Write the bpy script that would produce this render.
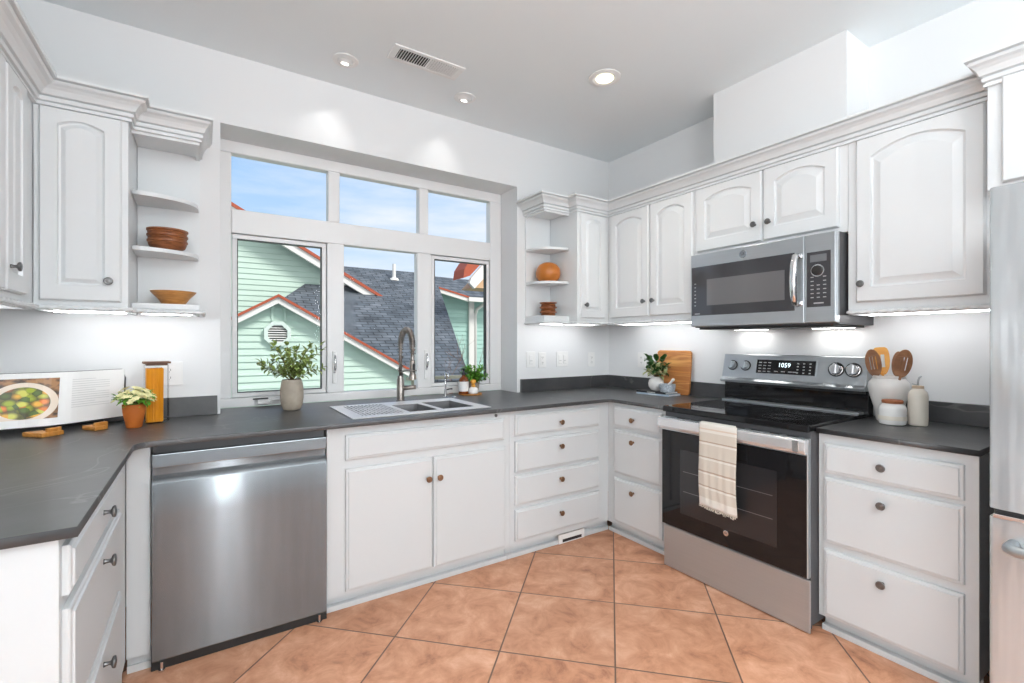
import bpy, bmesh, math, random
from mathutils import Vector, Matrix
random.seed(7)
PI = math.pi
for o in list(bpy.data.objects): bpy.data.objects.remove(o)
C = bpy.context.scene.collection
scene = bpy.context.scene

# ---------------------------------------------------------------- camera
cd = bpy.data.cameras.new('camera'); cam = bpy.data.objects.new('camera', cd); C.objects.link(cam)
cd.sensor_width = 36; cd.sensor_fit = 'HORIZONTAL'; cd.lens = 471.37 / 1024 * 36
cd.shift_y = 0.3 / 1024; cd.clip_start = 0.05; cd.clip_end = 200
cam.location = (-2.9433, -2.9699, 1.2997)
cam.rotation_euler = (PI / 2, 0, -0.5787)
scene.camera = cam
# ---------------------------------------------------------------- world / sky
scene.view_settings.view_transform = 'Standard'; scene.view_settings.look = 'None'
scene.view_settings.gamma = 1; scene.view_settings.use_curve_mapping = False
scene.view_settings.exposure = 0.08
W = bpy.data.worlds.new('sky'); scene.world = W; W.use_nodes = True
nt = W.node_tree; nt.nodes.clear()
def N(nt, t, **k):
    n = nt.nodes.new(t)
    for a, b in k.items(): setattr(n, a, b)
    return n
def lk(nt, a, b): nt.links.new(a, b)
tc = N(nt, 'ShaderNodeTexCoord'); sep = N(nt, 'ShaderNodeSeparateXYZ'); lk(nt, tc.outputs['Generated'], sep.inputs[0])
ramp = N(nt, 'ShaderNodeValToRGB'); lk(nt, sep.outputs['Z'], ramp.inputs[0])
cr = ramp.color_ramp
cr.elements[0].position = 0.0; cr.elements[0].color = (.70, .83, .97, 1)
cr.elements[1].position = 0.5; cr.elements[1].color = (.20, .42, .84, 1)
e = cr.elements.new(.12); e.color = (.64, .80, .98, 1)
e = cr.elements.new(.30); e.color = (.38, .62, .94, 1)
mp = N(nt, 'ShaderNodeMapping'); mp.inputs['Scale'].default_value = (1.2, 1.2, 5.5); lk(nt, tc.outputs['Generated'], mp.inputs[0])
nz = N(nt, 'ShaderNodeTexNoise'); nz.inputs['Scale'].default_value = 2.2; nz.inputs['Detail'].default_value = 7; nz.inputs['Roughness'].default_value = .55
lk(nt, mp.outputs[0], nz.inputs['Vector'])
cl = N(nt, 'ShaderNodeMapRange'); cl.inputs[1].default_value = .38; cl.inputs[2].default_value = .70; cl.inputs[4].default_value = .85
lk(nt, nz.outputs['Fac'], cl.inputs[0])
south = N(nt, 'ShaderNodeMapRange'); south.inputs[1].default_value = .35; south.inputs[2].default_value = -.25; lk(nt, sep.outputs['Y'], south.inputs[0])
mx = N(nt, 'ShaderNodeMath', operation='MAXIMUM'); lk(nt, cl.outputs[0], mx.inputs[0]); lk(nt, south.outputs[0], mx.inputs[1])
mixc = N(nt, 'ShaderNodeMixRGB'); lk(nt, mx.outputs[0], mixc.inputs[0]); lk(nt, ramp.outputs[0], mixc.inputs[1]); mixc.inputs[2].default_value = (.93, .95, 1, 1)
bg = N(nt, 'ShaderNodeBackground'); bg.inputs[1].default_value = 1.0; lk(nt, mixc.outputs[0], bg.inputs[0])
wo = N(nt, 'ShaderNodeOutputWorld'); lk(nt, bg.outputs[0], wo.inputs[0])
# ---------------------------------------------------------------- sun and added fill lights
def lamp(name, kind, loc, energy, color=(1, 1, 1), rot=(0, 0, 0), **k):
    d = bpy.data.lights.new(name, kind); d.energy = energy; d.color = color
    for a, b in k.items(): setattr(d, a, b)
    o = bpy.data.objects.new(name, d); o.location = loc; o.rotation_euler = rot; C.objects.link(o); return o
def aim(o, t):
    o.rotation_euler = (Vector(t) - o.location).to_track_quat('-Z', 'Y').to_euler()
sun = lamp('sun', 'SUN', (4, -6.5, 7), 2.7, (1, .97, .93), angle=math.radians(14)); aim(sun, (0, 0, 0))
# fill lights added behind the camera
a = lamp('fill_rear', 'AREA', (-5.4, -6.9, 2.0), 45, (.92, .965, 1), shape='RECTANGLE', size=1.8, size_y=1.4); aim(a, (-2.2, 0, 2.3))  # added frontal fill from the rear left
a = lamp('fill_rear_right', 'AREA', (-.62, -6.9, 2.0), 58, (.92, .965, 1), shape='RECTANGLE', size=.8, size_y=1.4); aim(a, (-2.8, 0, 2.3))  # added frontal fill from the rear right
a = lamp('dishwasher_streak_fill', 'AREA', (-2.66, -6.95, 1.35), 40, (.95, .98, 1), shape='RECTANGLE', size=.15, size_y=2.3); aim(a, (-2.66, 0, 1.35))  # narrow strip added to put the bright streak on the dishwasher
a = lamp('fill_side', 'AREA', (-6.9, -3.6, 2.0), 112, (.92, .965, 1), shape='RECTANGLE', size=3.4, size_y=1.4); aim(a, (0, -2.0, 2.3))  # added fill from the unseen left side
a = lamp('ceiling_bounce_fill', 'AREA', (-2.5, -4.3, 1.95), 118, (.97, .985, 1), rot=(PI, 0, 0), shape='DISK', size=.7)  # added uplight out of view, brightens the ceiling like a bounced flash
a = lamp('fill_overhead', 'AREA', (-2.0, -3.8, 2.83), 10, (.95, .98, 1), shape='DISK', size=1.2)  # weak overhead fill, also added out of view

# ---------------------------------------------------------------- materials
MATS = {}
def new_mat(name):
    m = bpy.data.materials.new(name); m.use_nodes = True; MATS[name] = m
    return m, m.node_tree, m.node_tree.nodes['Principled BSDF']
def mat(name, col, rough=.5, metal=0, noise=0, nscale=20, bump=0, bscale=60, stretch=None, spec=None, coat=0, emis=None, estr=0, alpha=None, trans=0, aniso=0, ior=None):
    m, t, p = new_mat(name)
    p.inputs['Base Color'].default_value = (*col, 1); p.inputs['Roughness'].default_value = rough; p.inputs['Metallic'].default_value = metal
    if spec is not None: p.inputs['Specular IOR Level'].default_value = spec
    if coat: p.inputs['Coat Weight'].default_value = coat; p.inputs['Coat Roughness'].default_value = .05
    if emis: p.inputs['Emission Color'].default_value = (*emis, 1); p.inputs['Emission Strength'].default_value = estr
    if trans: p.inputs['Transmission Weight'].default_value = trans
    if ior: p.inputs['IOR'].default_value = ior
    if aniso: p.inputs['Anisotropic'].default_value = aniso
    if noise or bump:
        g = N(t, 'ShaderNodeTexCoord'); mpp = N(t, 'ShaderNodeMapping'); lk(t, g.outputs['Object'], mpp.inputs[0])
        if stretch: mpp.inputs['Scale'].default_value = stretch
    if noise:
        n = N(t, 'ShaderNodeTexNoise'); n.inputs['Scale'].default_value = nscale; n.inputs['Detail'].default_value = 5; lk(t, mpp.outputs[0], n.inputs['Vector'])
        mr = N(t, 'ShaderNodeMapRange'); mr.inputs[1].default_value = .3; mr.inputs[2].default_value = .7
        mr.inputs[3].default_value = 1 - noise; mr.inputs[4].default_value = 1 + noise; lk(t, n.outputs['Fac'], mr.inputs[0])
        v = N(t, 'ShaderNodeVectorMath', operation='SCALE'); v.inputs[0].default_value = col; lk(t, mr.outputs[0], v.inputs['Scale']); lk(t, v.outputs[0], p.inputs['Base Color'])
    if bump:
        n2 = N(t, 'ShaderNodeTexNoise'); n2.inputs['Scale'].default_value = bscale; n2.inputs['Detail'].default_value = 3; lk(t, mpp.outputs[0], n2.inputs['Vector'])
        b = N(t, 'ShaderNodeBump'); b.inputs['Strength'].default_value = bump; b.inputs['Distance'].default_value = .004; lk(t, n2.outputs['Fac'], b.inputs['Height']); lk(t, b.outputs[0], p.inputs['Normal'])
    return m
def wood(name, c1, c2, scale=8, stretch=(1, 1, 8), rough=.5, dark=None):
    m, t, p = new_mat(name); p.inputs['Roughness'].default_value = rough
    g = N(t, 'ShaderNodeTexCoord'); mpp = N(t, 'ShaderNodeMapping'); mpp.inputs['Scale'].default_value = stretch; lk(t, g.outputs['Object'], mpp.inputs[0])
    n = N(t, 'ShaderNodeTexNoise'); n.inputs['Scale'].default_value = scale; n.inputs['Detail'].default_value = 6; n.inputs['Distortion'].default_value = 1.2; lk(t, mpp.outputs[0], n.inputs['Vector'])
    r = N(t, 'ShaderNodeValToRGB'); r.color_ramp.elements[0].position = .35; r.color_ramp.elements[0].color = (*c1, 1); r.color_ramp.elements[1].position = .65; r.color_ramp.elements[1].color = (*c2, 1)
    if dark: e = r.color_ramp.elements.new(.5); e.color = (*dark, 1)
    lk(t, n.outputs['Fac'], r.inputs[0]); lk(t, r.outputs[0], p.inputs['Base Color'])
    return m
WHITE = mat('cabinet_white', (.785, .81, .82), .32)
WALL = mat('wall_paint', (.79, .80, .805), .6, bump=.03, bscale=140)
BASE_DIM = mat('base_cabinet_white_dimmed', (.62, .645, .655), .34)  # cabinet white darkened, stands in for weaker light on the base run
CEIL = mat('ceiling_paint', (.85, .895, .91), .7, bump=.03, bscale=120)
TRIMW = mat('window_white', (.82, .82, .82), .35)
PLATE = mat('plastic_white', (.85, .85, .84), .3)
STEEL = mat('stainless', (.30, .33, .35), .26, .85, noise=.04, nscale=3, stretch=(.6, .6, 60), aniso=.8)
STEELV = mat('stainless_brushed', (.46, .49, .51), .28, .70, noise=.03, nscale=3, stretch=(.6, .6, 60))
CHROME = mat('chrome', (.75, .75, .76), .12, 1)
SATIN = mat('satin_nickel', (.33, .30, .275), .28, 1)
KNOBM = mat('antique_nickel', (.20, .20, .20), .3, 1)
KNOBB = mat('bronze_knob', (.25, .14, .08), .35, .8)
BLACKG = mat('black_glass', (.010, .010, .011), .04, spec=.4)
SMOKE = mat('smoked_glass', (.045, .045, .05), .06, spec=.7)
PANELG = mat('control_panel_grey', (.05, .05, .055), .2)
BLACK = mat('black_plastic', (.015, .015, .015), .45)
DGREY = mat('dark_grey_paint', (.075, .075, .08), .45)
CAVITY = mat('oven_cavity', (.10, .10, .105), .4)
CREAMP = mat('print_white', (.75, .75, .75), .4, emis=(.8, .9, 1), estr=.5)
LCD = mat('lcd_digits', (.8, .9, .95), .4, emis=(.8, .95, 1), estr=1.4)
GREYPR = mat('print_grey', (.5, .5, .5), .4)
TERRA = mat('terracotta', (.50, .13, .015), .7, noise=.15, nscale=12)
STONEV = mat('stoneware_taupe', (.36, .31, .25), .55, noise=.12, nscale=25)
CERW = mat('ceramic_white', (.80, .79, .77), .25)
CREAM = mat('ceramic_cream', (.74, .69, .60), .35, noise=.04, nscale=8)
CROCK = mat('crock_glaze', (.74, .72, .69), .3, noise=.10, nscale=9)
RAWCLAY = mat('raw_clay', (.55, .42, .30), .7)
GRANITE = mat('grey_granite', (.38, .42, .46), .6, noise=.35, nscale=90)
ORANGEC = mat('orange_ceramic', (.52, .17, .025), .3, noise=.12, nscale=10)
WOODB = wood('bowl_wood', (.17, .05, .016), (.36, .13, .045), 14, (1, 1, 5), .4)
WOODL = wood('light_bowl_wood', (.42, .17, .04), (.62, .30, .09), 12, (1, 1, 5), .4)
WOODC = wood('board_wood', (.62, .27, .07), (.80, .43, .14), 3.0, (.35, 1, 5), .45, dark=(.45, .17, .05))
WOODS = wood('spoon_wood', (.20, .085, .035), (.34, .16, .07), 10, (1, 1, 1), .5)
WOODO = wood('orange_wood', (.68, .28, .03), (.80, .40, .06), 8, (1, 1, 1), .45)
WOODT = wood('stand_wood', (.45, .18, .03), (.62, .28, .06), 10, (3, 3, 1), .4)
CORK = wood('cork_lid', (.26, .08, .03), (.38, .14, .06), 40, (1, 1, 1), .8)
SPAG = wood('spaghetti', (.70, .27, .01), (.82, .36, .02), 30, (6, 6, .3), .5)
PAPER = mat('paper', (.83, .83, .82), .6)
TEXTI = mat('printed_text', (.62, .62, .62), .7)
INK = mat('black_cover', (.02, .02, .022), .4)
BLUEG = mat('blue_cover', (.42, .52, .62), .5)
LEAF1 = mat('leaf_olive', (.25, .33, .09), .5, noise=.3, nscale=30)
LEAF2 = mat('leaf_dark', (.03, .10, .02), .4, noise=.3, nscale=30)
LEAF3 = mat('leaf_bright', (.13, .36, .03), .5, noise=.25, nscale=30)
VARI = mat('leaf_variegated', (.42, .45, .22), .5, noise=.3, nscale=40)
STEM = mat('stem', (.14, .10, .04), .7)
FLOWERM = mat('petal_cream', (.84, .80, .42), .6, noise=.15, nscale=60)
BLOSSOM = mat('petal_peach', (.85, .55, .35), .6)
AMBER = mat('amber_glass', (.20, .05, .01), .12, spec=.6)
TOWEL_FRINGE = mat('fringe', (.78, .72, .62), .9)
SOFFIT = mat('soffit_tan', (.65, .42, .24), .7)
REDT = mat('red_fascia', (.42, .085, .035), .6)
WHITEX = mat('exterior_white', (.80, .80, .76), .6)
MINT = mat('mint_siding', (.56, .72, .62), .65, noise=.06, nscale=2, stretch=(1, 1, 6))
TEALS = mat('teal_siding', (.40, .63, .56), .65, noise=.06, nscale=2, stretch=(1, 1, 6))
GROUND = mat('ground_outside', (.16, .18, .12), .9, noise=.3, nscale=2)
RAILM = mat('deck_rail_tan', (.40, .37, .27), .7)
LIGHTW = mat('led_strip', (1, 1, 1), .4, emis=(.97, .98, 1), estr=13)
BULB = mat('warm_bulb', (1, 1, 1), .4, emis=(1, .86, .55), estr=5)
BULBW = mat('white_bulb', (1, 1, 1), .4, emis=(1, .98, .94), estr=5)
CANW = mat('can_interior', (.85, .74, .52), .4)

def glass_mat():
    m = bpy.data.materials.new('window_glass'); m.use_nodes = True; t = m.node_tree; t.nodes.clear()
    tr = N(t, 'ShaderNodeBsdfTransparent'); gl = N(t, 'ShaderNodeBsdfGlossy'); gl.inputs['Roughness'].default_value = .02
    fr = N(t, 'ShaderNodeFresnel'); fr.inputs[0].default_value = 1.07; mi = N(t, 'ShaderNodeMixShader'); o = N(t, 'ShaderNodeOutputMaterial')
    lk(t, fr.outputs[0], mi.inputs[0]); lk(t, tr.outputs[0], mi.inputs[1]); lk(t, gl.outputs[0], mi.inputs[2]); lk(t, mi.outputs[0], o.inputs[0]); return m
GLASS = glass_mat()

def counter_mat():
    m, t, p = new_mat('soapstone'); p.inputs['Roughness'].default_value = .34; p.inputs['Specular IOR Level'].default_value = .65
    g = N(t, 'ShaderNodeTexCoord')
    n = N(t, 'ShaderNodeTexNoise'); n.inputs['Scale'].default_value = 3; n.inputs['Detail'].default_value = 8; n.inputs['Roughness'].default_value = .65; lk(t, g.outputs['Object'], n.inputs['Vector'])
    r = N(t, 'ShaderNodeValToRGB'); r.color_ramp.elements[0].color = (.040, .041, .043, 1); r.color_ramp.elements[0].position = .35
    r.color_ramp.elements[1].color = (.080, .081, .083, 1); r.color_ramp.elements[1].position = .7; lk(t, n.outputs['Fac'], r.inputs[0])
    n2 = N(t, 'ShaderNodeTexNoise'); n2.inputs['Scale'].default_value = 1.6; n2.inputs['Detail'].default_value = 4; n2.inputs['Distortion'].default_value = .8; lk(t, g.outputs['Object'], n2.inputs['Vector'])
    s = N(t, 'ShaderNodeMath', operation='SUBTRACT'); s.inputs[1].default_value = .5; lk(t, n2.outputs['Fac'], s.inputs[0])
    a = N(t, 'ShaderNodeMath', operation='ABSOLUTE'); lk(t, s.outputs[0], a.inputs[0])
    v = N(t, 'ShaderNodeMapRange'); v.inputs[1].default_value = 0; v.inputs[2].default_value = .006; v.inputs[3].default_value = .35; v.inputs[4].default_value = 0; lk(t, a.outputs[0], v.inputs[0])
    mi = N(t, 'ShaderNodeMixRGB'); lk(t, v.outputs[0], mi.inputs[0]); lk(t, r.outputs[0], mi.inputs[1]); mi.inputs[2].default_value = (.25, .25, .25, 1); lk(t, mi.outputs[0], p.inputs['Base Color'])
    return m
STONE = counter_mat()

def floor_mat():
    m, t, p = new_mat('terracotta_tile')
    g = N(t, 'ShaderNodeTexCoord'); s = N(t, 'ShaderNodeSeparateXYZ'); lk(t, g.outputs['Object'], s.inputs[0])
    def M(op, a, b=None):
        n = N(t, 'ShaderNodeMath', operation=op)
        for i, v in enumerate((a, b)):
            if v is None: continue
            if isinstance(v, (int, float)): n.inputs[i].default_value = v
            else: lk(t, v, n.inputs[i])
        return n.outputs[0]
    r2 = 1 / math.sqrt(2); P = .4745
    u = M('DIVIDE', M('SUBTRACT', M('MULTIPLY', M('ADD', s.outputs[0], s.outputs[1]), r2), -1.780), P)
    v = M('DIVIDE', M('SUBTRACT', M('MULTIPLY', M('SUBTRACT', s.outputs[0], s.outputs[1]), r2), .036), P)
    def edge(q):
        f = M('FRACT', q); return M('MINIMUM', f, M('SUBTRACT', 1.0, f))
    d = M('MINIMUM', edge(u), edge(v))
    grout = N(t, 'ShaderNodeMapRange'); grout.inputs[1].default_value = .005; grout.inputs[2].default_value = .009; lk(t, d, grout.inputs[0])
    cb = N(t, 'ShaderNodeCombineXYZ'); lk(t, M('FLOOR', u), cb.inputs[0]); lk(t, M('FLOOR', v), cb.inputs[1])
    wn = N(t, 'ShaderNodeTexWhiteNoise'); lk(t, cb.outputs[0], wn.inputs['Vector'])
    off = N(t, 'ShaderNodeVectorMath', operation='MULTIPLY_ADD'); lk(t, wn.outputs['Color'], off.inputs[0]); off.inputs[1].default_value = (9, 9, 9); lk(t, g.outputs['Object'], off.inputs[2])
    n = N(t, 'ShaderNodeTexNoise'); n.inputs['Scale'].default_value = 7; n.inputs['Detail'].default_value = 10; n.inputs['Roughness'].default_value = .68; n.inputs['Distortion'].default_value = .5; lk(t, off.outputs[0], n.inputs['Vector'])
    r = N(t, 'ShaderNodeValToRGB'); E = r.color_ramp.elements
    E[0].position = .30; E[0].color = (.32, .13, .07, 1); E[1].position = .72; E[1].color = (.76, .46, .31, 1)
    e = E.new(.43); e.color = (.53, .25, .14, 1); e = E.new(.56); e.color = (.64, .33, .20, 1)
    lk(t, n.outputs['Fac'], r.inputs[0])
    hv = N(t, 'ShaderNodeMapRange'); hv.inputs[3].default_value = .95; hv.inputs[4].default_value = 1.13; lk(t, wn.outputs['Value'], hv.inputs[0])
    sc = N(t, 'ShaderNodeVectorMath', operation='SCALE'); lk(t, r.outputs[0], sc.inputs[0]); lk(t, hv.outputs[0], sc.inputs['Scale'])
    mi = N(t, 'ShaderNodeMixRGB'); lk(t, grout.outputs[0], mi.inputs[0]); mi.inputs[1].default_value = (.16, .095, .065, 1); lk(t, sc.outputs[0], mi.inputs[2])
    lk(t, mi.outputs[0], p.inputs['Base Color']); p.inputs['Roughness'].default_value = .42
    b = N(t, 'ShaderNodeBump'); b.inputs['Strength'].default_value = .5; b.inputs['Distance'].default_value = .003; lk(t, grout.outputs[0], b.inputs['Height']); lk(t, b.outputs[0], p.inputs['Normal'])
    return m
FLOORM = floor_mat()

def shingle_mat(name, c1, c2, c3, sc=1):
    m, t, p = new_mat(name); p.inputs['Roughness'].default_value = .9
    g = N(t, 'ShaderNodeTexCoord'); br = N(t, 'ShaderNodeTexBrick'); lk(t, g.outputs['UV'], br.inputs['Vector'])
    br.inputs['Color1'].default_value = (*c1, 1); br.inputs['Color2'].default_value = (*c2, 1); br.inputs['Mortar'].default_value = (*c3, 1)
    br.inputs['Scale'].default_value = sc; br.inputs['Mortar Size'].default_value = .010; br.inputs['Brick Width'].default_value = .26; br.inputs['Row Height'].default_value = .11; br.inputs['Bias'].default_value = 0
    n = N(t, 'ShaderNodeTexNoise'); n.inputs['Scale'].default_value = 3; n.inputs['Detail'].default_value = 6; lk(t, g.outputs['UV'], n.inputs['Vector'])
    mr = N(t, 'ShaderNodeMapRange'); mr.inputs[1].default_value = .3; mr.inputs[2].default_value = .7; mr.inputs[3].default_value = .65; mr.inputs[4].default_value = 1.35; lk(t, n.outputs['Fac'], mr.inputs[0])
    v = N(t, 'ShaderNodeVectorMath', operation='SCALE'); lk(t, br.outputs['Color'], v.inputs[0]); lk(t, mr.outputs[0], v.inputs['Scale']); lk(t, v.outputs[0], p.inputs['Base Color'])
    return m
SHINGLE = shingle_mat('shingle_slate', (.085, .105, .125), (.150, .172, .195), (.035, .042, .050))
SHINGLE2 = shingle_mat('shingle_brown', (.13, .125, .13), (.19, .18, .18), (.06, .06, .06))

def towel_mat():
    m, t, p = new_mat('towel_cloth'); p.inputs['Roughness'].default_value = .95
    g = N(t, 'ShaderNodeTexCoord'); s = N(t, 'ShaderNodeSeparateXYZ'); lk(t, g.outputs['UV'], s.inputs[0])
    r = N(t, 'ShaderNodeValToRGB'); r.color_ramp.interpolation = 'CONSTANT'; E = r.color_ramp.elements
    base = (.62, .57, .49, 1); lt = (.74, .71, .65, 1); dk = (.42, .33, .25, 1)
    E[0].color = lt; E[1].position = .10; E[1].color = base
    for a in (.21, .38, .55, .73):
        e = E.new(a); e.color = lt
        e = E.new(a + .022); e.color = dk
        e = E.new(a + .038); e.color = base
    e = E.new(.87); e.color = lt
    e = E.new(.90); e.color = (.66, .55, .44, 1); e = E.new(.915); e.color = lt
    lk(t, s.outputs[1], r.inputs[0]); lk(t, r.outputs[0], p.inputs['Base Color'])
    return m
TOWEL = towel_mat()

def photo_mat():
    # a printed page: a plate of salad on a brown table
    m, t, p = new_mat('food_photo'); p.inputs['Roughness'].default_value = .35
    g = N(t, 'ShaderNodeTexCoord'); s = N(t, 'ShaderNodeSeparateXYZ'); lk(t, g.outputs['UV'], s.inputs[0])
    def M(op, a, b=None):
        n = N(t, 'ShaderNodeMath', operation=op)
        for i, v in enumerate((a, b)):
            if v is None: continue
            if isinstance(v, (int, float)): n.inputs[i].default_value = v
            else: lk(t, v, n.inputs[i])
        return n.outputs[0]
    dx = M('DIVIDE', M('SUBTRACT', s.outputs[0], .56), .44); dy = M('DIVIDE', M('SUBTRACT', s.outputs[1], .40), .50)
    rr = M('SQRT', M('ADD', M('MULTIPLY', dx, dx), M('MULTIPLY', dy, dy)))
    vo = N(t, 'ShaderNodeTexVoronoi'); vo.inputs['Scale'].default_value = 8; lk(t, g.outputs['UV'], vo.inputs['Vector'])
    sv = N(t, 'ShaderNodeSeparateColor'); lk(t, vo.outputs['Color'], sv.inputs[0])
    r = N(t, 'ShaderNodeValToRGB'); r.color_ramp.interpolation = 'CONSTANT'; E = r.color_ramp.elements
    E[0].color = (.35, .42, .03, 1); E[1].position = .3; E[1].color = (.62, .60, .10, 1)
    e = E.new(.5); e.color = (.80, .22, .03, 1); e = E.new(.68); e.color = (.10, .16, .03, 1); e = E.new(.8); e.color = (.78, .42, .05, 1)
    lk(t, sv.outputs[0], r.inputs[0])
    mrd = N(t, 'ShaderNodeMapRange'); mrd.inputs[1].default_value = .35; mrd.inputs[2].default_value = .75; mrd.inputs[3].default_value = 0; mrd.inputs[4].default_value = .85; lk(t, vo.outputs['Distance'], mrd.inputs[0])
    food = N(t, 'ShaderNodeMixRGB'); lk(t, mrd.outputs[0], food.inputs[0]); lk(t, r.outputs[0], food.inputs[1]); food.inputs[2].default_value = (.06, .05, .02, 1)
    st1 = M('GREATER_THAN', rr, .78); st2 = M('GREATER_THAN', rr, 1.0)
    nn = N(t, 'ShaderNodeTexNoise'); nn.inputs['Scale'].default_value = 6; lk(t, g.outputs['UV'], nn.inputs['Vector'])
    rb = N(t, 'ShaderNodeValToRGB'); rb.color_ramp.elements[0].position = .4; rb.color_ramp.elements[0].color = (.06, .035, .02, 1); rb.color_ramp.elements[1].position = .6; rb.color_ramp.elements[1].color = (.38, .19, .08, 1); lk(t, nn.outputs['Fac'], rb.inputs[0])
    m1 = N(t, 'ShaderNodeMixRGB'); lk(t, st1, m1.inputs[0]); lk(t, food.outputs[0], m1.inputs[1]); m1.inputs[2].default_value = (.80, .68, .56, 1)
    m2 = N(t, 'ShaderNodeMixRGB'); lk(t, st2, m2.inputs[0]); lk(t, m1.outputs[0], m2.inputs[1]); lk(t, rb.outputs[0], m2.inputs[2]); lk(t, m2.outputs[0], p.inputs['Base Color'])
    return m
FOOD = photo_mat()

# ---------------------------------------------------------------- object helpers
def link(o, parent=None):
    C.objects.link(o)
    if parent: o.parent = parent
    return o
def mesh_obj(name, bm, m, parent=None, smooth=False, loc=None, rot=None, bevel=0, seg=2):
    bmesh.ops.recalc_face_normals(bm, faces=bm.faces)
    me = bpy.data.meshes.new(name); bm.to_mesh(me); bm.free()
    for x in (m if isinstance(m, (list, tuple)) else [m]): me.materials.append(x)
    if smooth:
        for p in me.polygons: p.use_smooth = True
    o = bpy.data.objects.new(name, me); link(o, parent)
    if loc: o.location = loc
    if rot: o.rotation_euler = rot
    if bevel:
        b = o.modifiers.new('bevel', 'BEVEL'); b.width = bevel; b.segments = seg; b.limit_method = 'ANGLE'; b.angle_limit = math.radians(40)
    if smooth == 'auto':
        for p in me.polygons: p.use_smooth = True
        try: me.set_sharp_from_angle(angle=math.radians(38))
        except Exception: pass
    return o
def tag(o, label=None, cat=None, group=None, kind=None):
    if label: o['label'] = label
    if cat: o['category'] = cat
    if group: o['group'] = group
    if kind: o['kind'] = kind
    return o
def thing(name, label, cat, loc=(0, 0, 0), rz=0, group=None, rot=None):
    o = bpy.data.objects.new(name, None); C.objects.link(o); o.location = loc; o.rotation_euler = rot or (0, 0, rz); o.empty_display_size = .05
    return tag(o, label, cat, group)
def copy_tree(o, parent=None):
    c = o.copy(); C.objects.link(c); c.parent = parent
    for ch in list(o.children): copy_tree(ch, c)
    return c
def box(bm, x0, x1, y0, y1, z0, z1, M=None):
    vs = [bm.verts.new(Vector((x, y, z))) for x in (x0, x1) for y in (y0, y1) for z in (z0, z1)]
    if M is not None:
        for v in vs: v.co = M @ v.co
    for f in ((0, 1, 3, 2), (4, 6, 7, 5), (0, 4, 5, 1), (2, 3, 7, 6), (0, 2, 6, 4), (1, 5, 7, 3)): bm.faces.new([vs[i] for i in f])
    return vs
def boxes(name, L, m, parent=None, **k):
    bm = bmesh.new()
    for b in L: box(bm, *b)
    return mesh_obj(name, bm, m, parent, **k)
def lathe(bm, prof, n=32, c=(0, 0, 0), M=None, cap=True):
    rings = []
    for r, z in prof:
        if r < 1e-6: rings.append([bm.verts.new((c[0], c[1], c[2] + z))])
        else: rings.append([bm.verts.new((c[0] + r * math.cos(2 * PI * i / n), c[1] + r * math.sin(2 * PI * i / n), c[2] + z)) for i in range(n)])
    if M is not None:
        for R in rings:
            for v in R: v.co = M @ v.co
    for A, B in zip(rings, rings[1:]):
        for i in range(n):
            j = (i + 1) % n
            if len(A) == 1 and len(B) == 1: continue
            if len(A) == 1: bm.faces.new((A[0], B[i], B[j]))
            elif len(B) == 1: bm.faces.new((A[i], A[j], B[0]))
            else: bm.faces.new((A[i], A[j], B[j], B[i]))
    if cap:
        for R in (rings[0], rings[-1]):
            if len(R) > 2: bm.faces.new(R)
def turned(name, prof, m, parent=None, n=32, c=(0, 0, 0), smooth='auto', M=None, **k):
    bm = bmesh.new(); lathe(bm, prof, n, c, M); return mesh_obj(name, bm, m, parent, smooth, **k)
def tube(bm, pts, r, n=8, caps=True, rfun=None):
    pts = [Vector(p) for p in pts]; rings = []
    t0 = (pts[1] - pts[0]).normalized(); up = Vector((0, 0, 1)) if abs(t0.z) < .9 else Vector((1, 0, 0)); nrm = t0.cross(up).normalized()
    for i, p in enumerate(pts):
        t = (pts[min(i + 1, len(pts) - 1)] - pts[max(i - 1, 0)]).normalized()
        nrm = (nrm - t * nrm.dot(t)).normalized(); b = t.cross(nrm)
        rr = r[i] if isinstance(r, (list, tuple)) else r
        ring = []
        for k in range(n):
            a = 2 * PI * k / n; q = rr * (rfun(a, i) if rfun else 1)
            ring.append(bm.verts.new(p + (nrm * math.cos(a) + b * math.sin(a)) * q))
        rings.append(ring)
    for A, B in zip(rings, rings[1:]):
        for k in range(n): bm.faces.new((A[k], A[(k + 1) % n], B[(k + 1) % n], B[k]))
    if caps: bm.faces.new(rings[0]); bm.faces.new(rings[-1])
def arc(c, r, a0, a1, n, f):  # f maps (r cos, r sin) to 3d
    return [f(c[0] + r * math.cos(a0 + (a1 - a0) * i / n), c[1] + r * math.sin(a0 + (a1 - a0) * i / n)) for i in range(n + 1)]
def poly(bm, pts, h, M=None):
    """extrude a flat outline (list of 3d points) by vector h"""
    h = Vector(h); A = [bm.verts.new(Vector(p)) for p in pts]; B = [bm.verts.new(Vector(p) + h) for p in pts]
    if M is not None:
        for v in A + B: v.co = M @ v.co
    bm.faces.new(A); bm.faces.new(B[::-1])
    for i in range(len(A)):
        j = (i + 1) % len(A); bm.faces.new((A[i], B[i], B[j], A[j]))
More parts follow.
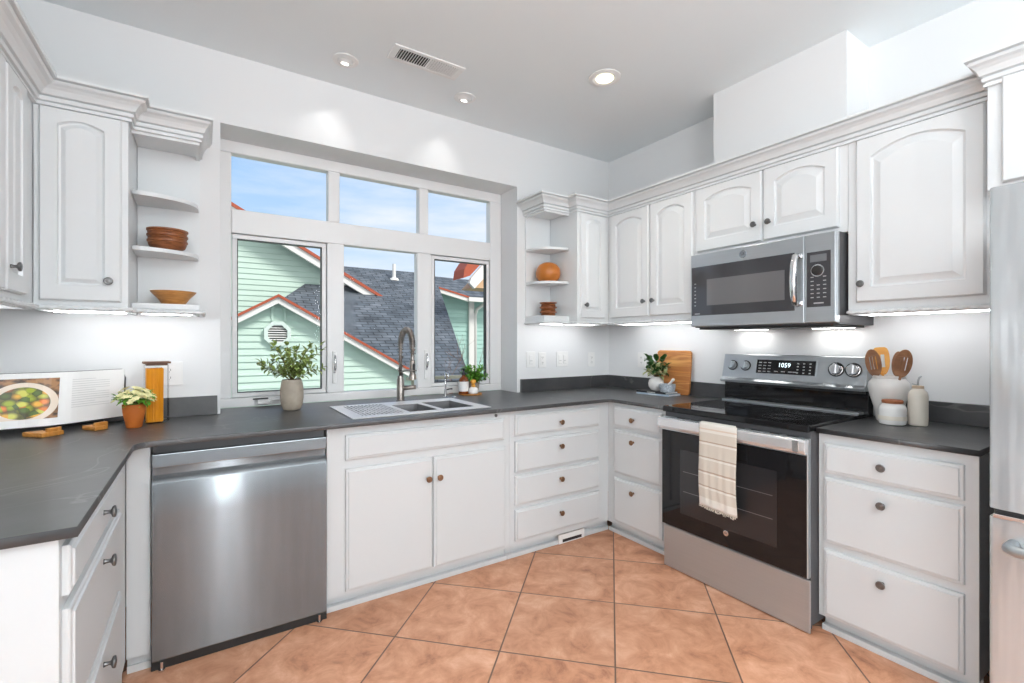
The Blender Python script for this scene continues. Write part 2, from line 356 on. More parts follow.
def plate2d(name, outlines, z0, z1, m, parent=None, bevel=0):
    cu = bpy.data.curves.new(name, 'CURVE'); cu.dimensions = '2D'; cu.fill_mode = 'BOTH'; cu.extrude = (z1 - z0) / 2 - bevel; cu.bevel_depth = bevel; cu.bevel_resolution = 1
    for pts in outlines:
        sp = cu.splines.new('POLY'); sp.points.add(len(pts) - 1); sp.use_cyclic_u = True
        for p, q in zip(sp.points, pts): p.co = (q[0], q[1], 0, 1)
    tmp = bpy.data.objects.new('tmp', cu); C.objects.link(tmp)
    bpy.context.view_layer.update()
    me = bpy.data.meshes.new_from_object(tmp.evaluated_get(bpy.context.evaluated_depsgraph_get()))
    bpy.data.objects.remove(tmp); me.transform(Matrix.Translation((0, 0, (z0 + z1) / 2))); me.materials.clear(); me.materials.append(m); me.name = name
    return link(bpy.data.objects.new(name, me), parent)
def sweep(bm, path, prof, side=1):
    """moulding: path of (x,y); prof of (out, z); mitred corners. side=1: outward is to the right of travel"""
    P = [Vector((p[0], p[1])) for p in path]; rings = []
    for i, p in enumerate(P):
        ns = []
        if i > 0: d = (P[i] - P[i - 1]).normalized(); ns.append(Vector((d.y, -d.x)) * side)
        if i < len(P) - 1: d = (P[i + 1] - P[i]).normalized(); ns.append(Vector((d.y, -d.x)) * side)
        if len(ns) == 2:
            b = (ns[0] + ns[1]).normalized(); b = b / max(.3, b.dot(ns[0]))
        else: b = ns[0]
        rings.append([bm.verts.new((p.x + b.x * o, p.y + b.y * o, z)) for o, z in prof])
    n = len(prof)
    for A, B in zip(rings, rings[1:]):
        for k in range(n): bm.faces.new((A[k], A[(k + 1) % n], B[(k + 1) % n], B[k]))
    bm.faces.new(rings[0]); bm.faces.new(rings[-1])
def text_obj(name, s, size, m, parent, loc, rot, ext=.0004):
    cu = bpy.data.curves.new(name, 'FONT'); cu.body = s; cu.size = size; cu.extrude = ext; cu.align_x = 'CENTER'; cu.align_y = 'CENTER'
    tmp = bpy.data.objects.new('tmp', cu); C.objects.link(tmp); bpy.context.view_layer.update()
    me = bpy.data.meshes.new_from_object(tmp.evaluated_get(bpy.context.evaluated_depsgraph_get())); bpy.data.objects.remove(tmp)
    me.materials.clear(); me.materials.append(m)
    o = link(bpy.data.objects.new(name, me), parent); o.location = loc; o.rotation_euler = rot; return o
def struct(name, L, m, **k): return tag(boxes(name, L, m, **k), kind='structure')

# ================================================================= SETTING
struct('floor', [(-7.2, .3, -7.2, .0, -.1, 0)], FLOORM)
tag(boxes('bounce_damper', [(-6.9, -.95, -6.9, -3.7, .0005, .012)], mat('bounce_damper_grey', (.30, .32, .34), .95, noise=.05, nscale=200), None), 'added grey sheet behind the camera, muting pink bounce from the tiles', 'bounce_damper')  # added out of view to cut the pink floor bounce
struct('ceiling', [(-7.2, .3, -7.2, .3, 2.855, 2.98)], CEIL)
struct('wall_right', [(0, .3, -7.2, 0, 0, 2.855)], WALL)
# window wall with its deep opening
WX0, WX1, WZ0, WZ1 = -2.87, -.957, .893, 2.475
struct('wall_back', [(-7.2, WX0, 0, .3, -1.5, 2.855), (WX1, .3, 0, .3, -1.5, 2.855), (WX0, WX1, 0, .3, WZ1, 2.855), (WX0, WX1, 0, .3, -1.5, WZ0)], WALL)
struct('wall_left', [(-4.0, -3.86, -2.55, 0, 0, 2.855)], WALL)  # unseen front stretch added to screen the end panel from side fill
struct('wall_chase', [(-.262, 0, -1.915, -1.182, 2.30, 2.855)], WALL)
struct('wall_rear', [(-7.2, -6.3, -7.2, -7.0, 0, 2.855), (-4.3, -2.84, -7.2, -7.0, 0, 2.855), (-2.48, -1.05, -7.2, -7.0, 0, 2.855), (-.25, 0, -7.2, -7.0, 0, 2.855), (-6.3, -4.3, -7.2, -7.0, 0, .4), (-6.3, -4.3, -7.2, -7.0, 2.5, 2.855), (-1.05, -.25, -7.2, -7.0, 0, .4), (-1.05, -.25, -7.2, -7.0, 2.5, 2.855), (-2.84, -2.48, -7.2, -7.0, 2.5, 2.855)], mat('rear_wall_darkened', (.16, .165, .17), .7))  # unseen wall, darkened and slit open to shape the dishwasher's reflection
struct('wall_side', [(-7.2, -7.0, -7.0, -5.4, 0, 2.855), (-7.2, -7.0, -.6, 0, 0, 2.855), (-7.2, -7.0, -5.4, -.6, 0, .4), (-7.2, -7.0, -5.4, -.6, 2.5, 2.855)], WALL)

# ---- window_1
win = bpy.data.objects.new('window_1', None); C.objects.link(win); tag(win, kind='structure'); win.location = (0, 0, 0)
fy0, fy1 = .228, .298
def ring(x0, x1, z0, z1, t, y0, y1, tb=None):
    tb = tb or t
    return [(x0, x1, y0, y1, z1 - t, z1), (x0, x1, y0, y1, z0, z0 + tb), (x0, x0 + t, y0, y1, z0 + tb, z1 - t), (x1 - t, x1, y0, y1, z0 + tb, z1 - t)]
L = [(WX0, WX1, fy0, fy1, 2.405, WZ1), (WX0, WX1, fy0, fy1, .916, .968),
     (WX0, -2.81, fy0, fy1, .968, 2.405), (-1.058, WX1, fy0, fy1, .968, 2.405),
     (-2.81, -1.058, fy0, fy1, 1.938, 2.078),                      # transom rail
     (-2.272, -2.2, fy0, fy1, 2.078, 2.405), (-1.648, -1.578, fy0, fy1, 2.078, 2.405),
     (-2.278, -2.172, fy0, fy1, .968, 1.938), (-1.663, -1.557, fy0, fy1, .968, 1.938)]
boxes('window_frame', L, TRIMW, win, bevel=.006)
for i, (x0, x1, z0, z1) in enumerate(((-2.81, -2.278, .968, 1.938), (-1.557, -1.058, .968, 1.938))):
    s = boxes('sash', ring(x0 + .004, x1 - .004, z0 + .004, z1 - .004, .027, fy0 + .012, fy1 - .012), TRIMW, win, bevel=.004)
    boxes('sash_gasket', ring(x0 + .030, x1 - .030, z0 + .030, z1 - .030, .004, fy0 + .010, fy1 - .02), BLACK, s)
    boxes('pane', [(x0 + .028, x1 - .028, .262, .266, z0 + .028, z1 - .028)], GLASS, s)
for x0, x1, z0, z1 in ((-2.81, -2.272, 2.078, 2.405), (-2.2, -1.648, 2.078, 2.405), (-1.578, -1.058, 2.078, 2.405), (-2.172, -1.663, .968, 1.938)):
    p = boxes('pane', [(x0 - .004, x1 + .004, .262, .266, z0 - .004, z1 + .004)], GLASS, win)
for xx in (-2.235, -1.60):   # lock levers
    lh = boxes('lock_lever', [(xx - .012, xx + .012, fy0 - .009, fy0 + .002, 1.03, 1.24)], PLATE, win, bevel=.004)
    bm = bmesh.new(); tube(bm, [(xx, fy0 - .012, 1.10), (xx, fy0 - .030, 1.13), (xx, fy0 - .033, 1.17), (xx, fy0 - .022, 1.215)], [.007, .008, .008, .006], 8); mesh_obj('lever_grip', bm, CHROME, lh, True)
bm = bmesh.new(); box(bm, -2.68, -2.60, .175, .232, .93, .955); tube(bm, [(-2.63, .19, .945), (-2.60, .172, .95), (-2.55, .168, .952), (-2.50, .17, .948)], .008, 8)
ck = mesh_obj('crank', bm, PLATE, win, bevel=.004)
bm = bmesh.new(); lathe(bm, [(.012, -.016), (.014, 0), (.010, .016)], 12, (-2.50, .17, .952)); mesh_obj('crank_knob', bm, CHROME, ck, True)
boxes('crank_arm', [(-2.70, -2.62, .205, .222, .9555, .963)], BLACK, ck)

# ================================================================= CABINET PARTS
def loops_strip(bm, loops):
    vs = [[bm.verts.new(p) for p in L] for L in loops]
    for A, B in zip(vs, vs[1:]):
        n = len(A)
        for k in range(n): bm.faces.new((A[k], A[(k + 1) % n], B[(k + 1) % n], B[k]))
    bm.faces.new(vs[0]); bm.faces.new(vs[-1])
def rect_loop(x0, x1, z0, z1, y, rise=0, n=12):
    """rectangle whose top edge is an arch of the given rise (spring line at z1-rise)"""
    L = [(x0, y, z0), (x1, y, z0)]
    for k in range(n + 1):
        s = k / n; x = x1 + (x0 - x1) * s; L.append((x, y, z1 - rise + rise * (1 - (2 * s - 1) ** 2)))
    return L
def slab(x0, x1, z0, z1):
    bm = bmesh.new(); t = .020
    def R(i, y): return [(x0 + i, y, z0 + i), (x1 - i, y, z0 + i), (x1 - i, y, z1 - i), (x0 + i, y, z1 - i)]
    loops_strip(bm, [R(0, -.0005), R(0, -t * .55), R(.003, -t * .72), (R(.011, -t * .80)), R(.014, -t)])
    return bm
def arch_door(x0, x1, z0, z1, rise=.045, st=.058, arch=True):
    bm = bmesh.new(); t = .020; r = rise if arch else 0
    o = lambda i, y, rr=0: rect_loop(x0 + i, x1 - i, z0 + i, z1 - i, y, rr)
    def q(i, y): return rect_loop(x0 + st + i, x1 - st - i, z0 + st + .01 + i, z1 - st + .012 - i, y, r)
    w = .030 if (x1 - x0) > .3 else .016
    loops_strip(bm, [o(0, -.0005), o(0, -t * .6), o(.006, -t), q(0, -t), q(.004, -t + .012), q(.010, -t + .013), q(.010 + w, -t + .001)])
    return bm
KM = {}
def knob(parent, x, z, m=None, y=-.020):
    m = m or KNOBM
    if m.name not in KM:
        bm = bmesh.new(); Mx = Matrix.Rotation(PI / 2, 4, 'X')
        lathe(bm, [(.0075, 0), (.006, .004), (.005, .012), (.007, .016), (.0145, .019), (.0165, .023), (.0155, .026), (.011, .0275), (.010, .0265), (.006, .0285), (0, .029)], 20, M=Mx)
        o = mesh_obj('knob', bm, m, parent, True); KM[m.name] = o.data
    else: o = link(bpy.data.objects.new('knob', KM[m.name]), parent)
    o.location = (x, y, z); return o
def drawer(root, x0, x1, z0, z1, kx=None, kz=None, name='drawer', m=None):
    d = mesh_obj(name, slab(x0, x1, z0, z1), BASE_DIM, root)
    if kx != 'none': knob(d, (x0 + x1) / 2 if kx is None else kx, (z0 + z1) / 2 if kz is None else kz, m)
    return d
def base_cab(name, label, loc, rz, w, depth=.60, toe=True, rails=(), mids=(), stiles=(.03, .03), top=.892, grp='white base cabinets'):
    t = thing(name, label, 'cabinet', loc, rz, grp)
    zb = .076 if toe else 0
    boxes('face_frame', [(0, w, 0, .02, zb, top)], BASE_DIM, t)
    boxes('carcass', [(0.001, .017, .0205, depth, zb, top), (w - .017, w - .001, .0205, depth, zb, top), (.017, w - .017, .0205, depth, zb, zb + .016), (.017, w - .017, depth - .01, depth, zb + .016, top)], BASE_DIM, t)
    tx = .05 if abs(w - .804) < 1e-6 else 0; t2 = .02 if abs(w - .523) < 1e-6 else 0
    if toe: boxes('toe_kick', [(0.001 - t2, w - .001 + tx, .055, .065, .0, zb - .001), (0.001 - t2, w - .001 + tx * .6, .024, .055, .0, .026)], BASE_DIM, t, bevel=.003)
    return t
FY = -.625   # face plane of the window run;  right run face at x = -.625; left run face at x = -3.19
# filler panel beside the dishwasher
t = tag(boxes('filler_panel', [(-3.1955, -3.121, FY, FY + .02, .068, .892), (-3.1955, -3.121, FY + .03, FY + .05, 0, .067), (-3.1955, -3.121, FY + .02, FY + .03, 0, .028)], BASE_DIM, None), 'narrow white corner filler panel left of the dishwasher', 'panel')
# sink cabinet
sx = -2.457
t = base_cab('sink_cabinet', 'white base cabinet with two doors and false drawer front, under the sink', (sx, FY, 0), 0, 1.026, stiles=(.06, .03), rails=(.706,), mids=(.534,))
drawer(t, -2.374 - sx, -1.473 - sx, .728, .850, 'none', name='false_front')
d = mesh_obj('door', slab(-2.374 - sx, -1.925 - sx, .097, .686), BASE_DIM, t); knob(d, -1.955 - sx, .578, KNOBB)
d = mesh_obj('door', slab(-1.919 - sx, -1.466 - sx, .097, .686), BASE_DIM, t); knob(d, -1.892 - sx, .578, KNOBB)
bm = bmesh.new(); lathe(bm, [(.009, 0), (.009, .006), (.004, .008), (0, .008)], 14, M=Matrix.Rotation(PI / 2, 4, 'X')); mesh_obj('air_gap_button', bm, KNOBM, t, True, loc=(-1.524 - sx, 0, .872))
# four drawer cabinet
sx = -1.43
t = base_cab('drawer_cabinet', 'white base cabinet with four drawers, between sink doors and inner corner', (sx, FY, 0), 0, .804, stiles=(.03, .06), rails=(.722, .51, .31))
for z0, z1, kz in ((.738, .864, .795), (.520, .706, .644), (.324, .500, .437), (.112, .299, .223)): drawer(t, -1.396 - sx, -.719 - sx, z0, z1, -1.059 - sx, kz, m=KNOBB)
g = boxes('floor_register', [(.385, .60, .012, .0235, .004, .062)], PLATE, t)
boxes('register_opening', [(.415, .575, .0105, .012, .012, .030)], BLACK, g)
# three drawer cabinet left of range (right wall: local x runs toward -y)
RX = -.625; ry = -.626
t = base_cab('drawer_cabinet', 'white three-drawer base cabinet between the inner corner and the range', (RX, ry, 0), -PI / 2, .523, stiles=(.06, .03), rails=(.72, .408))
for z0, z1, kz in ((.738, .868, .797), (.427, .712, .655), (.102, .394, .330)): drawer(t, .066, .466, z0, z1, .245, kz, m=KNOBB)
ry = -1.949
t = base_cab('drawer_cabinet', 'white three-drawer base cabinet right of the range, beside the refrigerator', (RX, ry, 0), -PI / 2, .524, rails=(.712, .392))
for z0, z1, kz in ((.722, .852, .791), (.416, .702, .638), (.090, .382, .320)): drawer(t, .025, .487, z0, z1, .244, kz)
# left run
t = base_cab('drawer_cabinet', 'white three-drawer base cabinet at the left end, under the long counter', (-3.196, -1.628, 0), PI / 2, .980, stiles=(.03, .2), rails=(.74, .44))
boxes('end_panel', [(-.008, 0, .0, .62, .0, .892)], BASE_DIM, t)
for z0, z1, kz in ((.762, .868, .826), (.478, .733, .69), (.110, .452, .405)): drawer(t, .012, .73, z0, z1, .37, kz)

# ---- dishwasher
DWSTEEL = mat('dishwasher_steel', (.215, .235, .25), .245, .84, noise=.06, nscale=3, stretch=(9, 9, .5), aniso=1.0)
_t = DWSTEEL.node_tree; _t.nodes['Principled BSDF'].inputs['Anisotropic Rotation'].default_value = .25; _tg = N(_t, 'ShaderNodeTangent', direction_type='UV_MAP'); lk(_t, _tg.outputs[0], _t.nodes['Principled BSDF'].inputs['Tangent'])
dw = thing('dishwasher', 'stainless steel dishwasher with pocket handle, under the left counter', 'dishwasher', (-3.118, -.645, 0))
w = .657
bm = bmesh.new()
prof = [(.02, .038), (-.004, .038), (-.010, .045), (-.012, .30), (-.012, .60), (-.012, .738), (-.009, .745), (.004, .757), (.022, .770), (.028, .784), (.028, .800), (.020, .803), (.02, .80)]
A = [bm.verts.new((.003, y, z)) for y, z in prof]; B = [bm.verts.new((w - .003, y, z)) for y, z in prof]
for i in range(len(A)):
    j = (i + 1) % len(A); bm.faces.new((A[i], A[j], B[j], B[i]))
bm.faces.new(A); bm.faces.new(B)
uvl = bm.loops.layers.uv.new('UVMap')
for f_ in bm.faces:
    for l in f_.loops: l[uvl].uv = (l.vert.co.x, l.vert.co.z)
mesh_obj('door', bm, DWSTEEL, dw, 'auto')
boxes('control_band', [(.003, w - .003, -.012, .024, .803, .856)], STEEL, dw, bevel=.003)
boxes('tub', [(.006, w - .006, .029, .60, .10, .884)], DGREY, dw)
boxes('kick_plate', [(.0, w, .004, .024, .0005, .10)], BLACK, dw)
for x in (.035, w - .035): turned('foot', [(.012, .001), (.012, .008), (.005, .010), (.005, .036)], CHROME, dw, 12, (x, -.010, 0))

# ---- countertops
def fillet(c, r, a0, a1, n=6): return [(c[0] + r * math.cos(a0 + (a1 - a0) * i / n), c[1] + r * math.sin(a0 + (a1 - a0) * i / n)) for i in range(n + 1)]
out = [(-.001, -.001), (-.001, -1.148), (-.648, -1.148)] + fillet((-.673, -.692), .025, 0, PI / 2, 4)[0:0]
out += fillet((-.683, -.700), .035, 0, PI / 2, 5)
out += fillet((-3.100, -.745), .065, PI / 2, PI, 6)
out += [(-3.165, -1.652), (-3.858, -1.652), (-3.858, -.001), (WX0 + .001, -.001), (WX0 + .001, .226), (WX1 - .001, .226), (WX1 - .001, -.001)]
SB = (-2.005, -1.600, -.520, -.185)   # bowls hole
hole = [(-2.27, -.095), (-1.57, -.095), (-1.57, -.545), (-2.27, -.545)]
ct = plate2d('countertop', [out, hole], .893, .915, STONE, bevel=.002)
tag(ct, 'long dark grey stone countertop wrapping from the left end past the sink to the range', 'countertop')
def bsplash(L, parent): 
    for b in L: boxes('backsplash', [b], STONE, parent, bevel=.002)
bsplash([(-3.857, -2.884, -.021, -.001, .9155, 1.015), (-.930, -.021, -.021, -.001, .9155, 1.015), (-.021, -.001, -1.148, -.001, .9155, 1.015), (-3.857, -3.837, -1.65, -.021, .9155, 1.015)], ct)
ct2 = plate2d('countertop', [[(-.001, -1.950), (-.648, -1.950), (-.648, -2.478), (-.001, -2.478)]], .893, .915, STONE, bevel=.002)
tag(ct2, 'short dark grey stone countertop between the range and the refrigerator', 'countertop')
bsplash([(-.021, -.001, -2.478, -1.950, .9155, 1.015)], ct2)

SINKS = mat('sink_steel', (.84, .83, .82), .38, .35)
BOWLM = mat('sink_bowl_steel', (.22, .22, .225), .3, .7)
# ---- sink with ribbed drainboard
sk = thing('sink', 'stainless steel double sink with ribbed drainboard on its left', 'sink', (-1.92, -.32, .9155))
def skc(x): return x + 1.92
def syc(y): return y + .32
X0, X1, Y0, Y1 = -2.325, -1.535, -.590, -.060
def recth(x0, x1, y0, y1): return [(skc(x0), syc(y0)), (skc(x1), syc(y0)), (skc(x1), syc(y1)), (skc(x0), syc(y1))]
fl = plate2d('sink_deck', [recth(X0, X1, Y0, Y1), recth(-2.262, -2.025, -.525, -.105), recth(-2.005, -1.835, -.52, -.20), recth(-1.805, -1.600, -.515, -.17)], 0, .004, SINKS, sk, bevel=.001)
def bowl(x0, x1, y0, y1, d, name='bowl'):
    bm = bmesh.new(); ins = .012; x0, x1, y0, y1 = skc(x0), skc(x1), syc(y0), syc(y1)
    T = [(x0, y0), (x1, y0), (x1, y1), (x0, y1)]; Bt = [(x0 + ins, y0 + ins), (x1 - ins, y0 + ins), (x1 - ins, y1 - ins), (x0 + ins, y1 - ins)]
    a = [bm.verts.new((*p, .002)) for p in T]; b = [bm.verts.new((*p, -d)) for p in Bt]
    for i in range(4): bm.faces.new((a[i], a[(i + 1) % 4], b[(i + 1) % 4], b[i]))
    bm.faces.new(b)
    o = mesh_obj(name, bm, BOWLM if d > .05 else BLACK, sk); s = o.modifiers.new('s', 'SOLIDIFY'); s.thickness = .0015; s.offset = 0
    if d > .05: turned('drain', [(.0, 0), (.03, 0), (.035, .003), (.0, .003)][1:3], CHROME, o, 20, ((x0 + x1) / 2, (y0 + y1) / 2, -d + .001))
bowl(-2.005, -1.835, -.52, -.20, .17); bowl(-1.805, -1.600, -.515, -.17, .17)
bowl(-2.262, -2.025, -.525, -.105, .012, 'drain_tray')
bm = bmesh.new()
for i in range(11): box(bm, skc(-2.262 + .0215 * i + .0085), skc(-2.262 + .0215 * i + .0175), syc(-.525), syc(-.105), -.006, .0035)
for j in range(2): box(bm, skc(-2.262), skc(-2.025), syc(-.39 + .14 * j - .004), syc(-.39 + .14 * j + .004), -.006, .002)
mesh_obj('drain_grid', bm, SINKS, sk)

# ---- faucet
fa = thing('faucet', 'tall nickel spring-neck kitchen faucet behind the sink', 'faucet', (-1.882, -.030, .9155))
turned('base', [(.029, .0), (.029, .008), (.024, .012), (.024, .14), (.019, .15), (.019, .165)], SATIN, fa, 24)
neck = [(0, 0, .16), (0, 0, .30)] + [(0, -.105 + .105 * math.cos(a), .355 + .105 * math.sin(a)) for a in [PI * k / 14 for k in range(0, 15)]] + [(0, -.21, .30)]
bm = bmesh.new(); tube(bm, neck, .0105, 12); nk = mesh_obj('neck', bm, SATIN, fa, True)
# spring coil round the neck
pts = [Vector(p) for p in neck]; S = []; seg = []
for a_, b_ in zip(pts, pts[1:]):
    for k in range(12): seg.append(a_.lerp(b_, k / 12))
for i, p in enumerate(seg[:-1]):
    t_ = (seg[i + 1] - p).normalized(); n1 = t_.cross(Vector((1, 0, 0))).normalized(); n2 = Vector((1, 0, 0)); a_ = i * 1.35
    S.append(p + (n1 * math.cos(a_) + n2 * math.sin(a_)) * .0185)
bm = bmesh.new(); tube(bm, S, .0034, 5); mesh_obj('spring', bm, SATIN, fa, True)
bm = bmesh.new(); tube(bm, [(0, -.21, .30), (0, -.21, .275), (0, -.21, .27), (0, -.21, .19), (0, -.21, .185), (0, -.21, .155)], [.012, .012, .017, .017, .021, .023], 16); hd = mesh_obj('spray_head', bm, SATIN, fa, 'auto')
bm = bmesh.new(); box(bm, -.006, .006, -.236, -.226, .20, .25); mesh_obj('spray_button', bm, BLACK, hd)
bm = bmesh.new(); tube(bm, [(0, 0, .19), (0, -.10, .205), (0, -.185, .21)], .006, 8)
tube(bm, [(0, -.21 + .022 * math.cos(k * PI / 8), .21 + .0) if 0 else (.022 * math.sin(k * PI / 8), -.21 + .022 * math.cos(k * PI / 8), .21) for k in range(17)], .005, 8); mesh_obj('docking_arm', bm, SATIN, fa, True)
bm = bmesh.new(); tube(bm, [(.012, 0, .085), (.04, -.02, .088), (.085, -.05, .092)], [.016, .015, .014], 12); mesh_obj('handle', bm, SATIN, fa, True)
# filter tap
ft = thing('filter_tap', 'small chrome drinking-water tap right of the large faucet', 'tap', (-1.555, -.010, .9155))
turned('base', [(.017, 0), (.017, .005), (.010, .009), (.010, .055), (.006, .06), (.006, .13)], CHROME, ft, 16)
bm = bmesh.new(); tube(bm, [(0, 0, .12), (0, -.002, .155), (0, -.018, .172), (0, -.04, .165), (0, -.05, .14)], [.005] * 5, 8); tube(bm, [(0, 0, .13), (0, 0, .17)], .008, 8); mesh_obj('spout', bm, CHROME, ft, True)
bm = bmesh.new(); tube(bm, [(0, 0, .055), (.03, -.01, .06), (.045, -.015, .06)], .005, 8); mesh_obj('lever', bm, BLACK, ft, True)
tag(turned('disposal_switch', [(.016, 0), (.016, .006), (.010, .008), (.010, .011), (0, .011)], CHROME, None, 20, (0, 0, 0), loc=(-1.50, -.030, .9155)), 'small round chrome push switch on the counter behind the sink', 'switch')

# ================================================================= UPPER CABINETS
UB, UT = 1.43, 2.35
def upper(name, label, loc, rz, w, z0, z1, depth=.33):
    t = thing(name, label, 'cabinet', (loc[0], loc[1], z0), rz, 'white wall cabinets')
    boxes('carcass', [(0.0005, w - .0005, 0, depth - .001, .022, z1 - z0), (0.0005, w - .0005, 0, .02, 0, .022), (0.0005, .016, .02, depth - .001, 0, .022), (w - .016, w - .0005, .02, depth - .001, 0, .022)], WHITE, t)
    return t
def adoor(t, x0, x1, z0, z1, kx, kz, zb, **k):
    d = mesh_obj('door', arch_door(x0, x1, z0 - zb, z1 - zb, **k), WHITE, t); knob(d, kx, kz - zb); return d
# left of the window
t = upper('wall_cabinet', 'white wall cabinet with one arched door, left of the open shelves by the window', (-3.518, -.33, 0), 0, .298, UB, UT)
adoor(t, .018, .276, 1.470, 2.256, .236, 1.556, UB, rise=.022, st=.055)
# on the left wall
t = upper('wall_cabinet', 'white wall cabinet on the left wall, cut by the left edge of the photo', (-3.52, -1.5, 0), PI / 2, 1.168, UB, UT, .338)
adoor(t, .80, 1.018, 1.475, 2.252, .83, 1.56, UB, rise=.022, st=.055); adoor(t, .56, .785, 1.475, 2.252, .585, 1.56, UB, rise=.022, st=.055); adoor(t, .02, .545, 1.475, 2.252, .06, 1.56, UB)
# right of the window
t = upper('wall_cabinet', 'narrow white wall cabinet with one arched door, beside the right open shelves', (-.648, -.33, 0), 0, .317, UB, UT)
adoor(t, .024, .265, 1.478, 2.212 + .04, .064, 1.573, UB, rise=.02, st=.045)
# right wall
t = upper('wall_cabinet', 'white two-door wall cabinet above the vase and cutting board', (-.33, -.331, 0), -PI / 2, .768, UB, UT)
adoor(t, .037, .404, 1.480, 2.256, .404 - .032, 1.585, UB, rise=.038); adoor(t, .421, .757, 1.480, 2.256, .421 + .032, 1.585, UB, rise=.038)
t = upper('wall_cabinet', 'short white two-door wall cabinet directly above the microwave', (-.33, -1.100, 0), -PI / 2, .848, 1.835, UT)
adoor(t, .020, .432, 1.862, 2.256, .432 - .034, 1.957, 1.835, rise=.036); adoor(t, .445, .812, 1.862, 2.256, .445 + .034, 1.957, 1.835, rise=.036)
t = upper('wall_cabinet', 'white wall cabinet with one wide arched door, right of the microwave', (-.33, -1.949, 0), -PI / 2, .513, UB, UT)
adoor(t, .038, .482, 1.487, 2.256, .038 + .026, 1.572, UB, rise=.048)
t = upper('wall_cabinet', 'white wall cabinet above the refrigerator, cut by the right edge of the photo', (-.47, -2.4625, 0), -PI / 2, .99, 1.87, UT + .0, .469)
adoor(t, .040, .49, 1.886, 2.275, .45, 1.93, 1.87, rise=.05); adoor(t, .50, .95, 1.886, 2.275, .54, 1.93, 1.87, rise=.05)

# ---- open corner shelves
def open_shelf(label, x0, x1, dz):
    """x0: cabinet side; x1: open end toward the window"""
    t = thing('open_shelf', label, 'shelf', (x0, 0, UB)); w = x1 - x0; s = 1 if w > 0 else -1; w = abs(w)
    def B(a, b, y0, y1, z0, z1): return (min(a * s, b * s), max(a * s, b * s), y0, y1, z0 - UB, z1 - UB)
    boxes('back_panel', [B(.001, w, -.012, -.001, UB, UT)], WHITE, t)
    boxes('bottom_box', [B(.001, w, -.245, -.0125, UB + .022, 1.492 + dz), B(.001, w, -.245, -.230, UB, UB + .022), B(w - .015, w, -.230, -.0125, UB, UB + .022)], WHITE, t, bevel=.002)
    boxes('valance', [B(.001, w, -.245, -.227, 2.245, UT), B(w - .018, w, -.227, -.0125, 2.245, UT), B(.001, w - .018, -.227, -.0125, 2.262, UT)], WHITE, t)
    for z in (1.752, 2.005):
        pts = [(.001 * s, -.0125), (.001 * s, -.240)] + [((.001 + (w - .006) * math.sin(a)) * s, -.05 - .19 * math.cos(a) ** .8) for a in [PI / 2 * k / 12 for k in range(1, 12)]] + [((w - .005) * s, -.0125)]
        plate2d('shelf_board', [pts], z - .018 - UB + dz, z - UB + dz, WHITE, t)
    return t
open_shelf('white open corner shelves left of the window, holding wooden bowls', -3.219, -2.962, -.014)
open_shelf('white open corner shelves right of the window, holding the orange vase', -.6495, -.885, 0)

# ---- crown and rope mouldings
CP = [(.0, 2.258), (.014, 2.258), (.014, 2.268), (.006, 2.270), (.006, 2.274), (.020, 2.276), (.024, 2.288), (.014, 2.290), (.014, 2.294), (.030, 2.297), (.036, 2.306), (.044, 2.316), (.056, 2.325), (.070, 2.331), (.076, 2.338), (.066, 2.340), (.066, 2.344), (.086, 2.346), (.088, 2.350), (.088, 2.358), (.0, 2.358)]
def crown(label, path, side, prof=CP, ret={}):
    bm = bmesh.new(); sweep(bm, path, prof, side); bm.verts.ensure_lookup_table()
    for r_, (ax, f_) in ret.items():      # shallower returns at the ends
        for q in range(len(prof)):
            v = bm.verts[r_ * len(prof) + q]; v.co[ax] = path[r_][ax] + (v.co[ax] - path[r_][ax]) * f_
    return tag(mesh_obj("crown_moulding", bm, WHITE, None), label, 'moulding')
crown('white crown moulding along the top of the left cabinets and open shelves', [(-3.519, -1.5), (-3.519, -.331), (-3.219, -.331), (-3.219, -.246), (-2.961, -.246), (-2.961, -.002)], 1, ret={2: (0, .85), 3: (0, .85), 4: (0, .62), 5: (0, .62)})
crown('white crown moulding along the top of the cabinets from window to refrigerator', [(-.886, -.002), (-.886, -.246), (-.6495, -.246), (-.6495, -.331), (-.331, -.331), (-.331, -2.462)], -1 if 0 else 1)
crown('white crown moulding on the cabinet above the refrigerator', [(-.335, -2.4625), (-.471, -2.4625), (-.471, -3.454)], 1, ret={0: (1, .55), 1: (1, .55)})
def rope(label, path, z=1.440, r=.0085):
    bm = bmesh.new(); pts = []
    for a_, b_ in zip(path, path[1:]):
        a_ = Vector((*a_, z)); b_ = Vector((*b_, z)); n = max(2, int((b_ - a_).length / .004))
        pts += [a_.lerp(b_, k / n) for k in range(n)]
    pts.append(Vector((*path[-1], z)))
    tube(bm, pts, r, 10, rfun=lambda a, i: 1 + .28 * math.cos(2 * (a + i * .33)))
    return tag(mesh_obj('rope_moulding', bm, WHITE, None, True), label, 'moulding')
def offp(path, d, side=1):
    P = [Vector(p) for p in path]; R = []
    for i, p in enumerate(P):
        ns = []
        if i > 0: q = (P[i] - P[i - 1]).normalized(); ns.append(Vector((q.y, -q.x)) * side)
        if i < len(P) - 1: q = (P[i + 1] - P[i]).normalized(); ns.append(Vector((q.y, -q.x)) * side)
        b = (ns[0] + ns[-1]).normalized(); b = b / max(.3, b.dot(ns[0])); R.append(tuple(p + b * d))
    return R
rope('white rope moulding along the bottom edge of the left cabinets', offp([(-3.519, -1.5), (-3.519, -.331), (-3.219, -.331), (-3.219, -.246), (-2.958, -.246), (-2.958, -.02)], .0125))
rope('white rope moulding below the right open shelves and two-door cabinet', offp([(-.887, -.02), (-.887, -.246), (-.6495, -.246), (-.6495, -.331), (-.331, -.331), (-.331, -1.098)], .0125))
